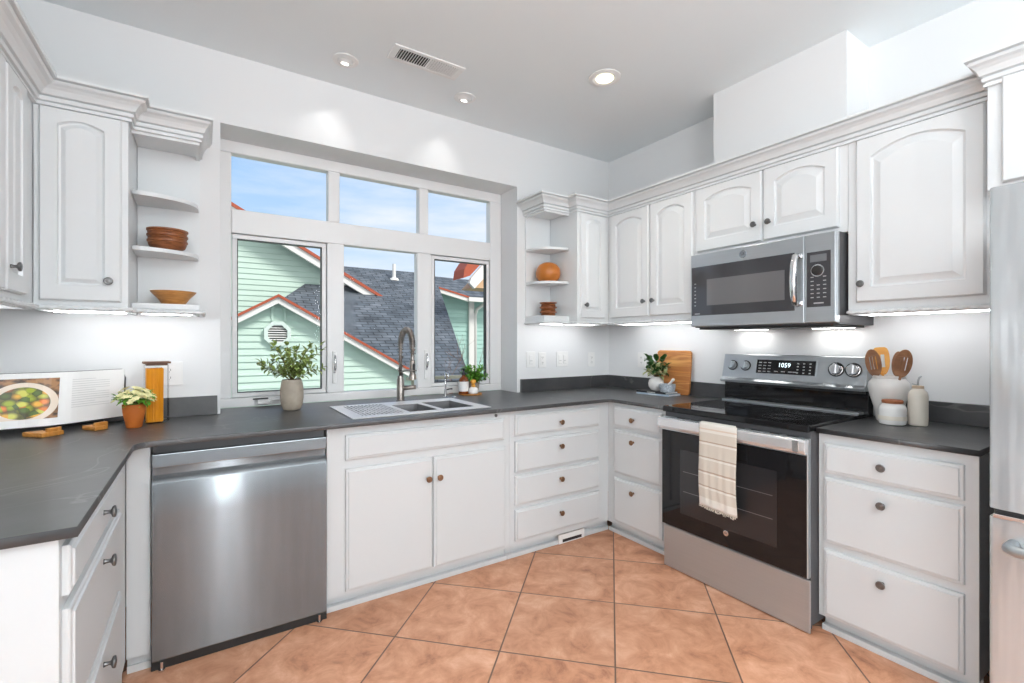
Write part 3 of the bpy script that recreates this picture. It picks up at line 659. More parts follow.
rope('white rope moulding under the wide cabinet right of the microwave', offp([(-.331, -1.95), (-.331, -2.461)], .0125))
# light rail + LED bars under the wall cabinets
def led(label, x0, x1, y0, y1):
    t = thing('under_cabinet_light', label, 'light', ((x0 + x1) / 2, (y0 + y1) / 2, UB + .0215)); a, b = (x1 - x0) / 2, (y1 - y0) / 2
    boxes('housing', [(-a, a, -b, b, -.010, -.0005)], PLATE, t); boxes('diffuser', [(-a + .004, a - .004, -b + .004, b - .004, -.0230, -.0102)], LIGHTW, t)
led('glowing white light bar under the left cabinets beside the window', -3.49, -3.24, -.20, -.165)
led('glowing white light bar under the left open shelves', -3.19, -2.99, -.19, -.155)
led('glowing white light bar under the cabinet on the left wall', -3.69, -3.655, -1.45, -.36)
led('glowing white light bar under the right open shelves', -.86, -.66, -.19, -.155)
led('glowing white light bar under the narrow cabinet by the right shelves', -.62, -.36, -.20, -.165)
led('glowing white light bar under the two-door cabinet left of the microwave', -.20, -.165, -1.07, -.36)
led('glowing white light bar under the cabinet right of the microwave', -.20, -.165, -2.43, -1.98)

# ================================================================= RANGE
HANDLEM = mat('bright_steel', (.74, .75, .76), .22, .6)
rg = thing('range', 'freestanding stainless steel range with black glass cooktop and oven door', 'range', (-.70, -1.153, 0), -PI / 2)
w = .795   # local: x to the right, y into the wall, z up; front skin at y=0
boxes('body', [(.004, w - .004, .012, .665, .035, .900)], DGREY, rg)
boxes('storage_drawer', [(.002, w - .002, -.0, .0115, .005, .240)], STEELV, rg, bevel=.004)
od = boxes('oven_door', [(.002, w - .002, -.018, .011, .252, .870)], STEELV, rg, bevel=.005)
boxes('door_glass', [(.006, w - .006, -.0215, -.0182, .256, .795)], BLACKG, od, bevel=.002)
boxes('oven_window', [(.13, .66, -.0222, -.0216, .345, .70)], mat('oven_window_dark', (.022, .022, .024), .05, spec=.6), od)
bm = bmesh.new()
for z in (.47, .58): box(bm, .15, .64, -.0226, -.0222, z, z + .0025)
mesh_obj('rack', bm, mat('rack_grey', (.16, .16, .165), .4), od)
bm = bmesh.new()
pr = [(-.020, .800), (-.046, .806), (-.054, .822), (-.054, .858), (-.046, .868), (-.020, .868)]
A = [bm.verts.new((.0, y, z)) for y, z in pr]; B = [bm.verts.new((w, y, z)) for y, z in pr]
for i in range(len(A)): bm.faces.new((A[i], A[(i + 1) % len(A)], B[(i + 1) % len(A)], B[i]))
bm.faces.new(A); bm.faces.new(B); hd = mesh_obj('handle', bm, HANDLEM, od, bevel=.003)
boxes('handle_end_cap', [(w - .052, w - .025, -.056, -.053, .812, .862)], CHROME, hd, bevel=.002)
bm = bmesh.new()
for a in (.10, .19, .25, .45, .53, .62, .70): 
    for k in range(2): boxes('vent_slot', [(a, a + .045, -.012 + .011 * k, -.006 + .011 * k, .8703, .8725)], BLACK, od)
for k in range(4): box(bm, w - .018, w - .010, -.0188, -.018, .812 + .014 * k, .819 + .014 * k)
mesh_obj('side_vent', bm, BLACK, od)
lg = bmesh.new(); lathe(lg, [(.014, 0), (.014, .001), (.012, .0015), (0, .0015)], 24, M=Matrix.Translation((.405, -.0217, .326)) @ Matrix.Rotation(PI / 2, 4, 'X'))
lgo = mesh_obj('round_badge', lg, CHROME, od)
text_obj('badge_letters', 'GE', .013, DGREY, lgo, (.405, -.0234, .326), (PI / 2, 0, 0))
ck = boxes('cooktop', [(.0, w, -.012, .60, .897, .930)], BLACKG, rg, bevel=.006)
boxes('cooktop_trim', [(.02, w - .02, .54, .60, .9305, .938)], STEELV, ck)
RINGM = mat('burner_ring_grey', (.09, .09, .095), .15)
for x, y, r in ((.21, .15, .11), (.60, .15, .09), (.21, .42, .075), (.60, .42, .11)):
    bm = bmesh.new()
    for rr in (r, r * .62):
        lathe(bm, [(rr - .0015, 0), (rr - .0015, .0004), (rr + .0015, .0004), (rr + .0015, 0)], 48, (x, y, .9302), cap=False)
    mesh_obj('burner_ring', bm, RINGM, ck)
# back console: riser and tilted control panel
bm = bmesh.new(); poly(bm, [(.0, .600, .900), (.0, .605, 1.045), (.0, .665, 1.045), (.0, .665, .900)], (w, 0, 0)); mesh_obj('riser', bm, BLACKG, rg, bevel=.003)
boxes('riser_vent', [(.01, w - .01, .590, .6, 1.03, 1.046)], BLACK, rg)
bm = bmesh.new(); poly(bm, [(.0, .555, 1.046), (.0, .550, 1.060), (.0, .572, 1.075), (.0, .605, 1.218), (.0, .612, 1.222), (.0, .665, 1.222), (.0, .665, 1.046)], (w, 0, 0)); cn = mesh_obj('control_panel', bm, STEELV, rg, bevel=.002)
th = math.atan2(.033, .143)
Mc = Matrix.Translation((0, .572, 1.075)) @ Matrix.Rotation(-th, 4, 'X')   # local: x, z up along the panel, -y out
def onp(x, y, z): return Mc @ Vector((x, y, z))
bm = bmesh.new(); box(bm, .215, .560, -.003, .001, .030, .125, M=Mc); dp = mesh_obj('display', bm, STEELV, cn, bevel=.001)
bm = bmesh.new(); box(bm, .222, .553, -.0042, -.002, .036, .119, M=Mc); mesh_obj('display_glass', bm, BLACKG, dp)
rotp = (PI / 2 - th, 0, 0)
text_obj('clock_digits', '1059', .036, LCD, dp, onp(.385, -.0048, .088), rotp)
bm = bmesh.new()
for i in range(4):
    for j in range(3): box(bm, .235 + .028 * j, .252 + .028 * j, -.0048, -.0042, .045 + .018 * i, .050 + .018 * i, M=Mc)
for i in range(4):
    for j in range(3): box(bm, .455 + .033 * j, .465 + .033 * j, -.0048, -.0042, .045 + .018 * i, .051 + .018 * i, M=Mc)
for x in (.33, .37, .41, .435): box(bm, x, x + .022, -.0048, -.0042, .048, .053, M=Mc)
mesh_obj('key_marks', bm, GREYPR, dp)
for x, big in ((.066, 0), (.152, 0), (.655, 1), (.735, 1)):
    bm = bmesh.new(); Mk = Mc @ Matrix.Translation((x, -.001, .078)) @ Matrix.Rotation(PI / 2, 4, 'X')
    r = .029 if big else .024
    lathe(bm, [(r * 1.12, 0), (r * 1.12, .005), (r, .006), (r * .92, .024), (r * .85, .027), (0, .027)], 28, M=Mk)
    box(bm, -.006, .006, -r * .9, r * .95, .02, .036, M=Mk)
    kb = mesh_obj('knob', bm, CHROME if big else STEELV, cn, 'auto')
    bm = bmesh.new(); lathe(bm, [(r * 1.34, .0005), (r * 1.34, .005), (r * 1.13, .006)], 28, M=Mk, cap=False); mesh_obj('knob_ring', bm, BLACK, kb)
for x in (.04, w - .04): turned('foot', [(.018, .0005), (.018, .03), (.01, .035)], BLACK, rg, 12, (x, .06, 0))

# ---- towel
tw = thing('dish_towel', 'cream dish towel with brown stripes and fringe hanging on the oven handle', 'towel', (-.70, -1.153, 0), -PI / 2)
bm = bmesh.new(); uvl = bm.loops.layers.uv.new('UVMap'); nx, nzr = 22, 60
path = []
for k in range(nzr + 1):
    s = k / nzr
    Lf, Lb = .420, .36
    d = s * (Lf + Lb + .05)
    if d < Lf: path.append((-.0625 - .004 * math.sin((d / Lf) * PI), .450 + d))
    elif d < Lf + .05: a = (d - Lf) / .05 * PI; path.append((-.0395 - .023 * math.cos(a), .872 + .010 * math.sin(a)))
    else: path.append((-.0265, .870 - (d - Lf - .05)))
grid = []
for k, (y, z) in enumerate(path):
    row = []
    for i in range(nx + 1):
        u = i / nx; fold = .004 * math.sin(u * 9 + .6) + .003 * math.sin(u * 23 + z * 6)
        drop = max(0, (.87 - z) / .45) if k < nzr * .52 else 0
        yy = y - (abs(fold) + .001) * min(1, drop * 1.5) - .001
        row.append(bm.verts.new((.282 + (.207 if k < nzr * .52 else .18) * u + .004 * math.sin(z * 18) * drop, yy, z - .012 * u * (1 if k < nzr * .52 else 0) * drop)))
    grid.append(row)
for k in range(nzr):
    for i in range(nx):
        f = bm.faces.new((grid[k][i], grid[k][i + 1], grid[k + 1][i + 1], grid[k + 1][i]))
        for l, (a_, b_) in zip(f.loops, ((k, i), (k, i + 1), (k + 1, i + 1), (k + 1, i))): l[uvl].uv = (b_ / nx, (a_ / nzr * .845 / .445) if a_ / nzr * .845 < .445 else max(0, 1 - (a_ / nzr * .845 - .485) / .40))
cl = mesh_obj('cloth', bm, TOWEL, tw, True); s = cl.modifiers.new('s', 'SOLIDIFY'); s.thickness = .002; s.offset = 1 if 0 else 0
bm = bmesh.new()
for i in range(44):
    x = .284 + .203 * i / 43; l = random.uniform(.010, .022); z0 = .453 - .012 * i / 43
    tube(bm, [(x, -.0655, z0), (x + random.uniform(-.003, .003), -.067, z0 - l * .6), (x + random.uniform(-.005, .005), -.066, z0 - l)], .0014, 4)
mesh_obj('fringe', bm, TOWEL_FRINGE, cl)

# ================================================================= MICROWAVE
mw = thing('microwave', 'stainless over-the-range microwave mounted under the short cabinet', 'microwave', (-.42, -1.142, 1.386), -PI / 2)
w = .797; H = .444
boxes('housing', [(.004, w - .002, .026, .418, .0, H)], DGREY, mw)
boxes('front_frame', [(.0, w, .0, .0255, .006, H)], STEELV, mw, bevel=.003)
dr = boxes('door', [(.002, .655, -.014, -.0005, .008, H - .002)], STEELV, mw, bevel=.003)
boxes('door_glass', [(.008, .610, -.0162, -.0138, .072, .366)], SMOKE, dr, bevel=.002)
iw = boxes('window_mesh', [(.112, .562, -.0172, -.0164, .130, .285)], mat('microwave_window_grey', (.15, .15, .155), .12), dr)
boxes('control_section', [(.657, w - .002, -.014, -.0005, .008, H - .002)], STEELV, mw, bevel=.003)
pn = boxes('control_panel', [(.668, w - .022, -.0165, -.0142, .085, .355)], PANELG, mw, bevel=.004)
boxes('display', [(.684, .758, -.0175, -.0166, .305, .340)], mat('lcd_off', (.16, .17, .18), .2), pn)
dl = bmesh.new(); lathe(dl, [(.026, 0), (.024, .012), (.018, .014), (0, .014)], 24, M=Matrix.Translation((.718, -.0166, .262)) @ Matrix.Rotation(PI / 2, 4, 'X')); dlo = mesh_obj('dial', dl, BLACK, pn, 'auto')
bm = bmesh.new(); lathe(bm, [(.030, 0), (.030, .004), (.025, .004)], 24, M=Matrix.Translation((.718, -.0166, .262)) @ Matrix.Rotation(PI / 2, 4, 'X'), cap=False); mesh_obj('dial_ring', bm, CHROME, dlo)
bm = bmesh.new()
for i in range(6):
    for j in range(3):
        if i > 3 and j == 1: continue
        box(bm, .686 + .028 * j, .700 + .028 * j, -.0170, -.0166, .129 + .02 * i, .133 + .02 * i)
box(bm, .700, .745, -.0170, -.0166, .100, .106)
mesh_obj('key_marks', bm, GREYPR, pn)
bm = bmesh.new()
for i in range(7): box(bm, .028, .038, -.0168, -.0162, .13 + .022 * i, .135 + .022 * i)
box(bm, .03, .065, -.0168, -.0162, .080, .085); mesh_obj('front_print', bm, GREYPR, dr)
bm = bmesh.new(); pts = [(.622, -.012, .098), (.622, -.040, .104), (.622, -.052, .150), (.622, -.056, .222), (.622, -.052, .295), (.622, -.040, .345), (.622, -.012, .352)]
tube(bm, pts, [.010, .012, .014, .015, .014, .012, .010], 12); hm = mesh_obj('handle', bm, CHROME, dr, True); hm.scale = (1.25, 1, 1); hm.location = (-.155, 0, 0)
boxes('handle_mount', [(.632, .651, -.024, -.0142, .095, .118), (.632, .651, -.024, -.0142, .332, .355)], CHROME, dr, bevel=.003)
lg = bmesh.new(); lathe(lg, [(.022, 0), (.022, .0015), (.020, .002), (.018, .0015), (0, .0015)], 28, M=Matrix.Translation((.335, -.0141, .402)) @ Matrix.Rotation(PI / 2, 4, 'X')); lgo = mesh_obj('round_badge', lg, STEEL, dr)
text_obj('badge_letters', 'GE', .020, DGREY, lgo, (.335, -.0162, .402), (PI / 2, 0, 0))
bm = bmesh.new(); box(bm, .03, w - .03, .03, .38, -.012, -.0005); mesh_obj('underside_grille', bm, BLACK, mw)
for x in (.17, .63): boxes('task_light', [(x - .10, x + .10, .34, .37, -.0135, -.0125)], mat('task_lens', (1, 1, 1), .4, emis=(1, .98, .95), estr=18), mw)

# ================================================================= REFRIGERATOR
fr = thing('refrigerator', 'stainless french-door refrigerator cut by the right edge of the photo', 'refrigerator', (-.85, -2.543, 0), -PI / 2)
w = .90
boxes('body', [(.004, w - .004, .075, .80, .02, 1.775)], DGREY, fr)
STEELF = mat('fridge_steel', (.62, .655, .675), .13, .5, bump=1.0, bscale=1.0, stretch=(7, 1, 1.2))
STEELF.node_tree.nodes['Bump'].inputs['Distance'].default_value = .022
def fdoor(name, x0, x1, z0, z1):
    bm = bmesh.new(); prof = [(x0, .07), (x0, .012), (x0 + .004, .004), (x0 + .012, 0), (x1 - .012, 0), (x1 - .004, .004), (x1, .012), (x1, .07)]
    poly(bm, [(a, b, z0) for a, b in prof], (0, 0, z1 - z0)); return mesh_obj(name, bm, STEELF, fr, 'auto', bevel=.003)
for x0, x1, hx in ((.0, w / 2 - .003, w / 2 - .05), (w / 2 + .003, w, w / 2 + .05)):
    d = fdoor('door', x0, x1, .772, 1.79)
    bm = bmesh.new(); tube(bm, [(hx, .002, .86), (hx, -.045, .88), (hx, -.05, 1.6), (hx, -.045, 1.68), (hx, .002, 1.70)], .012, 10); mesh_obj('handle', bm, CHROME, d, True)
d = fdoor('freezer_drawer', 0, w, .05, .745)
bm = bmesh.new(); tube(bm, [(.055, .004, .672), (.055, -.05, .672), (.07, -.062, .672), (w - .07, -.062, .672), (w - .055, -.05, .672), (w - .055, .004, .672)], .017, 12); mesh_obj('handle', bm, STEELV, d, True)
boxes('hinge', [(.01, .09, -.006, .06, .746, .758)], CHROME, fr, bevel=.002)
boxes('gasket', [(.006, w - .006, .03, .074, .745, .772)], BLACK, fr)
boxes('kick_grille', [(.01, w - .01, .03, .074, .0, .05)], BLACK, fr)

# ================================================================= CEILING FIXTURES
def eyeball(label, x, y, sx, sz):
    t = thing('recessed_light', label, 'light', (x, y, 2.8545), 0, 'ceiling lights')
    turned('trim_ring', [(.040, -.001), (.070, -.001), (.068, -.006), (.045, -.010), (.040, -.006)], PLATE, t, 32)
    bm = bmesh.new(); lathe(bm, [(.042 * math.cos(a), -.004 - .012 * math.sin(a)) for a in [PI / 2 * k / 6 for k in range(7)]], 24); mesh_obj('eyeball', bm, PLATE, t, True)
    bm = bmesh.new(); lathe(bm, [(.020, .0), (.017, -.006), (0, -.008)], 18); mesh_obj('bulb', bm, BULBW, t, True, loc=(0, .016, -.011), rot=(math.radians(35), 0, 0))
    s = lamp('eyeball_spot', 'SPOT', (x, y + .02, 2.80), 1.9, (1, .99, .96), spot_size=math.radians(60), spot_blend=1, shadow_soft_size=.02)
    aim(s, (sx, 0, sz)); s.location.z = 2.80
eyeball('white eyeball ceiling light nearest the left, beside the vent', -2.29, -.290, -2.338, 2.50)
eyeball('small white eyeball ceiling light right of the vent, over the window', -1.553, -.293, -1.60, 2.49)
t = thing('recessed_light', 'warm glowing round recessed ceiling light before the chase', 'light', (-.968, -.945, 2.8545), 0, 'ceiling lights')
turned('trim_ring', [(.066, -.001), (.094, -.001), (.092, -.005), (.070, -.008), (.066, -.005)], PLATE, t, 40)
turned('reflector', [(.066, -.0045), (.050, -.002), (.044, -.002), (.044, -.001), (.066, -.001)], CANW, t, 40)
bm = bmesh.new(); lathe(bm, [(.054, -.0045), (.040, -.009), (.018, -.012), (0, -.013)], 24); mesh_obj('bulb', bm, BULB, t, True)
sp = lamp('recessed_spot', 'SPOT', (-.968, -.945, 2.82), 16, (1, .95, .86), spot_size=math.radians(120), spot_blend=.8, shadow_soft_size=.06)
vt = thing('ceiling_vent', 'white rectangular ceiling air vent with dark slots', 'vent', (-1.905, -.515, 2.8545))
boxes('vent_frame', [(-.205, .205, -.072, -.048, -.008, -.0005), (-.205, .205, .048, .072, -.008, -.0005), (-.205, -.170, -.048, .048, -.008, -.0005), (.170, .205, -.048, .048, -.008, -.0005)], PLATE, vt, bevel=.002)
boxes('duct_opening', [(-.170, .170, -.048, .048, -.0012, -.0004)], BLACK, vt)
for k in range(24):
    x = -.170 + .34 * (k + .5) / 24; a = math.radians(-38 if k < 12 else 38)
    bm = bmesh.new(); box(bm, -.0055, .0055, -.047, .047, -.0006, .0006, M=Matrix.Translation((x, 0, -.006)) @ Matrix.Rotation(a, 4, 'Y')); mesh_obj('vent_slat', bm, PLATE, vt)

# ================================================================= WALL PLATES
def wplate(label, loc, rz, w, kind, cat='wall switch'):
    t = thing('wall_outlet' if kind == 'outlet' else 'light_switch', label, 'outlet' if kind == 'outlet' else 'switch', loc, rz, 'white wall plates')
    boxes('cover_plate', [(-w / 2, w / 2, -.006, -.0008, -.060, .060)], PLATE, t, bevel=.002)
    if kind == 'outlet':
        o = boxes('socket', [(-.017, .017, -.0085, -.0062, -.036, .036)], PLATE, t, bevel=.002)
        bm = bmesh.new()
        for z in (-.02, .02):
            for x in (-.006, .005): box(bm, x, x + .002, -.0089, -.0084, z - .005, z + .005)
            box(bm, -.002, .002, -.0089, -.0084, z - .012, z - .009)
        mesh_obj('socket_holes', bm, BLACK, o)
    else:
        n = 2 if w > .1 else 1
        for k in range(n):
            x = (k - (n - 1) / 2) * .048; r = boxes('rocker', [(x - .016, x + .016, -.0095, -.0062, -.034, .034)], PLATE, t, bevel=.002)
            boxes('rocker_gap', [(x - .017, x + .017, -.0068, -.0061, -.0355, -.0345), (x - .012, x + .012, -.0102, -.0094, -.012, -.008)], GREYPR, r)
    return t
wplate('white switch plate nearest the window edge, right of the window', (-.832, 0, 1.163), 0, .085, 'switch')
wplate('narrow white outlet, second plate right of the window', (-.722, 0, 1.157), 0, .072, 'outlet')
wplate('wide white double light switch under the right open shelves', (-.520, 0, 1.16), 0, .118, 'switch')
wplate('white outlet on the window wall closest to the inner corner', (-.206, 0, 1.15), 0, .075, 'outlet')
wplate('white outlet on the range wall behind the leafy vase', (0, -.372, 1.154), -PI / 2, .078, 'outlet')
wplate('white outlet beside the spaghetti jar', (-3.092, 0, 1.137), 0, .115, 'outlet')

# ================================================================= SMALL OBJECTS
def leafmesh(bm, base, d, up, L, wd, fold=.15):
    d = Vector(d).normalized(); s = d.cross(Vector(up)).normalized(); n = s.cross(d); b = Vector(base)
    P = [(0, 0, 0), (.25, .8, .1), (.55, 1, .12), (.82, .55, .05), (1, 0, -.1)]
    mid = [bm.verts.new(b + d * L * t + n * L * z * .6) for t, q, z in P]
    for sg in (-1, 1):
        e = [bm.verts.new(b + d * L * P[k][0] + s * wd / 2 * P[k][1] * sg + n * (L * P[k][2] * .6 + wd * fold)) for k in (1, 2, 3)]
        bm.faces.new((mid[0], mid[1], e[0])); bm.faces.new((mid[1], mid[2], e[1], e[0])); bm.faces.new((mid[2], mid[3], e[2], e[1])); bm.faces.new((mid[3], mid[4], e[2]))
def foliage(parent, base, nstem, hmin, hmax, spread, leafL, leafW, nl, m, stem_m=STEM, name='leaves', seed=1, droop=.3, tipfun=None):
    R = random.Random(seed); bs = bmesh.new(); bl = bmesh.new(); base = Vector(base)
    for i in range(nstem):
        a = 2 * PI * (i + R.random() * .7) / nstem; h = R.uniform(hmin, hmax); sp = spread * R.uniform(.35, 1)
        pts = []
        for k in range(7):
            s = k / 6; pts.append(base + Vector((math.cos(a) * sp * s ** 1.3, math.sin(a) * sp * s ** 1.3, h * s - droop * h * .3 * s * s)))
        tube(bs, pts, [.0022 - .0012 * k / 6 for k in range(7)], 5)
        for k in range(nl):
            s = .25 + .75 * (k + .5) / nl; j = min(5, int(s * 6)); p = pts[j].lerp(pts[j + 1], s * 6 - j); t_ = (pts[j + 1] - pts[j]).normalized()
            for sg in ((0, 1) if k < nl - 1 else (0, 1, 2)):
                az = k * 1.9 + sg * PI; side = t_.cross(Vector((math.cos(az), math.sin(az), .3))).normalized()
                dd = (side + t_ * (.55 if sg < 2 else 4)); leafmesh(bl, p, dd, (0, 0, 1) if abs(dd.normalized().z) < .9 else (1, 0, 0), leafL * R.uniform(.75, 1.15), leafW * R.uniform(.8, 1.1))
    mesh_obj('stems', bs, stem_m, parent, True); return mesh_obj(name, bl, m, parent)

# vase with olive-like greenery before the window
v = thing('leafy_plant_vase', 'taupe stoneware vase with small-leaved green branches in front of the window', 'vase', (-2.528, -.062, .9155))
turned('vase', [(.030, .0), (.045, .004), (.056, .03), (.061, .07), (.061, .11), (.056, .15), (.050, .172), (.047, .172), (.052, .148), (.055, .10), (.04, .02), (0, .015)], STONEV, v, 36)
foliage(v, (0, 0, .155), 26, .08, .25, .20, .041, .026, 6, LEAF1, seed=5, droop=.35)
# soap tray group
tag(turned('round_tray', [(.0, 0), (.080, 0), (.086, .003), (.086, .009), (.080, .009), (.076, .006), (0, .006)], WOODT, None, 36, loc=(-1.316, .080, .9155)), 'round wooden tray in the window corner under the soap bottle', 'tray')
b = thing('soap_bottle', 'amber glass pump bottle with white label on the round tray', 'bottle', (-1.362, .094, .9217))
turned('bottle', [(.033, 0), (.036, .003), (.036, .095), (.033, .108), (.018, .125), (.013, .130), (.013, .142), (0, .142)], AMBER, b, 28)
turned('paper_label', [(.0364, .020), (.0366, .022), (.0366, .088), (.0364, .09)], PAPER, b, 28)
bm = bmesh.new(); lathe(bm, [(.015, .138), (.015, .155), (.006, .158), (.005, .175), (.011, .176), (.011, .184), (0, .185)], 14); tube(bm, [(0, 0, .180), (-.02, -.015, .181), (-.032, -.023, .174)], .004, 6); mesh_obj('pump', bm, BLACK, b, 'auto')
b = thing('scrub_brush', 'white ceramic dish brush with wooden knob on the round tray', 'brush', (-1.308, .047, .9217))
turned('brush_body', [(.026, 0), (.036, .008), (.038, .022), (.034, .038), (.022, .048), (.012, .050), (0, .050)], CERW, b, 28)
turned('wooden_knob', [(.013, .048), (.017, .060), (.012, .068), (.011, .073), (.019, .080), (.021, .091), (.017, .102), (.0, .107)], WOODO, b, 20)
b = thing('potted_herb', 'small potted green herb behind the dish brush', 'plant', (-1.235, .17, .9155))
turned('pot', [(.030, 0), (.034, .003), (.042, .075), (.044, .078), (.040, .078), (.033, .06), (0, .058)], STONEV, b, 24)
foliage(b, (0, 0, .062), 44, .07, .165, .105, .030, .020, 5, LEAF3, seed=9, droop=.4)

# pot with yellow-white flowers
f = thing('flower_pot', 'small terracotta pot with cream and yellow flowers by the spaghetti jar', 'plant', (-3.206, -.272, .9155))
turned('pot', [(.026, 0), (.029, .003), (.041, .07), (.043, .098), (.043, .105), (.039, .105), (.036, .09), (0, .088)], TERRA, f, 28)
foliage(f, (0, 0, .09), 20, .03, .07, .075, .030, .018, 3, LEAF3, seed=3)
R = random.Random(4); bm = bmesh.new()
for i in range(95):
    a = R.uniform(0, 2 * PI); rr = .074 * math.sqrt(R.random()); zc = .172 - 8.0 * rr * rr + R.uniform(-.012, .012); c = Vector((math.cos(a) * rr, math.sin(a) * rr, zc))
    n = Vector((c.x * 9, c.y * 9, .7)).normalized(); u = n.orthogonal().normalized(); q = n.cross(u)
    for k in range(5):
        an = 2 * PI * k / 5 + i; dd = u * math.cos(an) + q * math.sin(an); leafmesh(bm, c, dd + n * .35, n, .015, .012, .05)
mesh_obj('blossoms', bm, FLOWERM, f)
# spaghetti jar
j = thing('pasta_jar', 'tall square glass jar of spaghetti with wooden lid', 'jar', (-3.134, -.150, .9155), math.radians(8))
bm = bmesh.new(); bmesh.ops.create_cube(bm, size=1, matrix=Matrix.Translation((0, 0, .141)) @ Matrix.Diagonal((.092, .092, .276, 1))); mesh_obj('glass_jar', bm, GLASS, j, bevel=.008)
bm = bmesh.new(); R = random.Random(8)
box(bm, -.040, .022, -.036, .036, .006, .258)
for i in range(60):
    s_ = R.choice((0, 1, 2)); a_ = R.uniform(-.036, .036)
    x, y = ((R.uniform(-.039, .021), -.0365) if s_ < 2 else (.0225, a_)); tube(bm, [(x, y, .008), (x + R.uniform(-.002, .002), y, R.uniform(.250, .262))], .0014, 4)
mesh_obj('spaghetti', bm, SPAG, j)
boxes('jar_lid', [(-.052, .052, -.052, .052, .281, .290), (-.045, .045, -.045, .045, .290, .2905), (-.040, .040, -.040, .040, .272, .281)], wood('walnut_lid', (.10, .04, .02), (.20, .09, .04), 10), j, bevel=.003)

# cookbook on wooden stand
cs = thing('book_stand', 'wooden and black wire cookbook stand on the left counter', 'stand', (-3.435, -.185, .9155))
bm = bmesh.new(); poly(bm, [(-.105, -.10, .0), (-.035, -.165, .0), (-.005, -.140, .0), (.0, -.075, .0)], (0, 0, .02))
for nm, P in (('foot', [(-.125, -.105, 0), (-.050, -.185, 0), (.005, -.125, 0), (-.045, -.065, 0)]), ('foot', [(.045, -.035, 0), (.098, -.105, 0), (.132, -.075, 0), (.085, -.010, 0)])):
    b2 = bmesh.new(); poly(b2, P, (0, 0, .018)); c0 = Vector(P[1]) ; c1 = Vector(P[2])
    box(b2, -.026, .026, -.004, .010, .0, .034, M=Matrix.Translation((c0 + c1) / 2 + Vector((.0, .012, .0))) @ Matrix.Rotation(math.atan2((c1 - c0).y, (c1 - c0).x), 4, 'Z'))
    mesh_obj('foot', b2, WOODT, cs, bevel=.003)
bm.free()
bm = bmesh.new(); tube(bm, [(-.06, -.10, .018), (-.055, .06, .012), (.02, .11, .012), (.10, .11, .012), (.11, -.02, .018)], .004, 6); tube(bm, [(-.055, .06, .012), (-.06, .13, .16)], .004, 6); tube(bm, [(.02, .11, .012), (-.02, .16, .16)], .004, 6); tube(bm, [(-.06, .13, .16), (-.02, .16, .16)], .004, 6)
mesh_obj('wire_easel', bm, BLACK, cs, True)
cb = thing('cookbook', 'open cookbook with a salad photo on its left page, leaning on a stand', 'book', (-3.462, -.215, .945))
lean = math.radians(14); PH = .228
def page(ang, wd, sgn, name, parent=cb, thick=.012):
    """a page block hinged at the spine; curved outward a little"""
    d = Vector((math.cos(ang), math.sin(ang), 0)); nrm = Vector((-d.y, d.x, 0)) * (1 if sgn > 0 else -1)
    upv = (Vector((0, 0, 1)) * math.cos(lean) + Vector((0, 1, 0)) * math.sin(lean)); return d, nrm, upv
def page_block(ang, wd, sgn):
    d, nrm, upv = page(ang, wd, sgn, ''); n = 12; bm = bmesh.new(); uvl = bm.loops.layers.uv.new('UVMap'); F = []
    for k in range(n + 1):
        s = k / n; bul = .012 * math.sin(min(1, s * 2.2) * PI) * (1 - s) - .001; F.append(d * wd * s - Vector((0, 1, 0)) * bul * 1.2)
    fr0 = [bm.verts.new(p + Vector((0, 0, 0))) for p in F]; fr1 = [bm.verts.new(p + upv * PH) for p in F]
    off = Vector((0, 1, 0)) * .012; bk0 = [bm.verts.new(p + off) for p in F]; bk1 = [bm.verts.new(p + upv * PH + off) for p in F]
    for k in range(n):
        bm.faces.new((fr0[k], fr0[k + 1], fr1[k + 1], fr1[k])); bm.faces.new((bk0[k], bk1[k], bk1[k + 1], bk0[k + 1]))
        bm.faces.new((fr0[k], bk0[k], bk0[k + 1], fr0[k + 1])); bm.faces.new((fr1[k], fr1[k + 1], bk1[k + 1], bk1[k]))
    bm.faces.new((fr0[0], fr1[0], bk1[0], bk0[0])); bm.faces.new((fr0[n], bk0[n], bk1[n], fr1[n]))
    return bm, F, d, upv
AL, AR = math.radians(192), math.radians(38)
WL, WR = .25, .245
lp, FL, dL, up = page_block(AL, WL, -1); lpo = mesh_obj('left_page', lp, PAPER, cb)
rp, FR, dR, up = page_block(AR, WR, 1); rpo = mesh_obj('right_page', rp, PAPER, cb)
def print_on(F, u0, u1, v0, v1, m, parent, name, lift=.0012, flip=False):
    bm = bmesh.new(); uvl = bm.loops.layers.uv.new('UVMap'); n = len(F) - 1; K = 10; rows = []
    for k in range(K + 1):
        s = u0 + (u1 - u0) * k / K; q = s * n; i = min(n - 1, int(q)); p = F[i].lerp(F[i + 1], q - i) - Vector((0, 1, 0)) * lift; rows.append((bm.verts.new(p + up * PH * v0), bm.verts.new(p + up * PH * v1)))
    for k in range(K):
        f = bm.faces.new((rows[k][0], rows[k + 1][0], rows[k + 1][1], rows[k][1])); U = [(k / K, 0), ((k + 1) / K, 0), ((k + 1) / K, 1), (k / K, 1)]
        for l, (a_, b_) in zip(f.loops, U): l[uvl].uv = (1 - a_ if flip else a_, b_)
    return mesh_obj(name, bm, m, parent)
print_on(FL, .03, 1.0, .14, .90, FOOD, lpo, 'salad_photo', flip=True)
bm = bmesh.new()
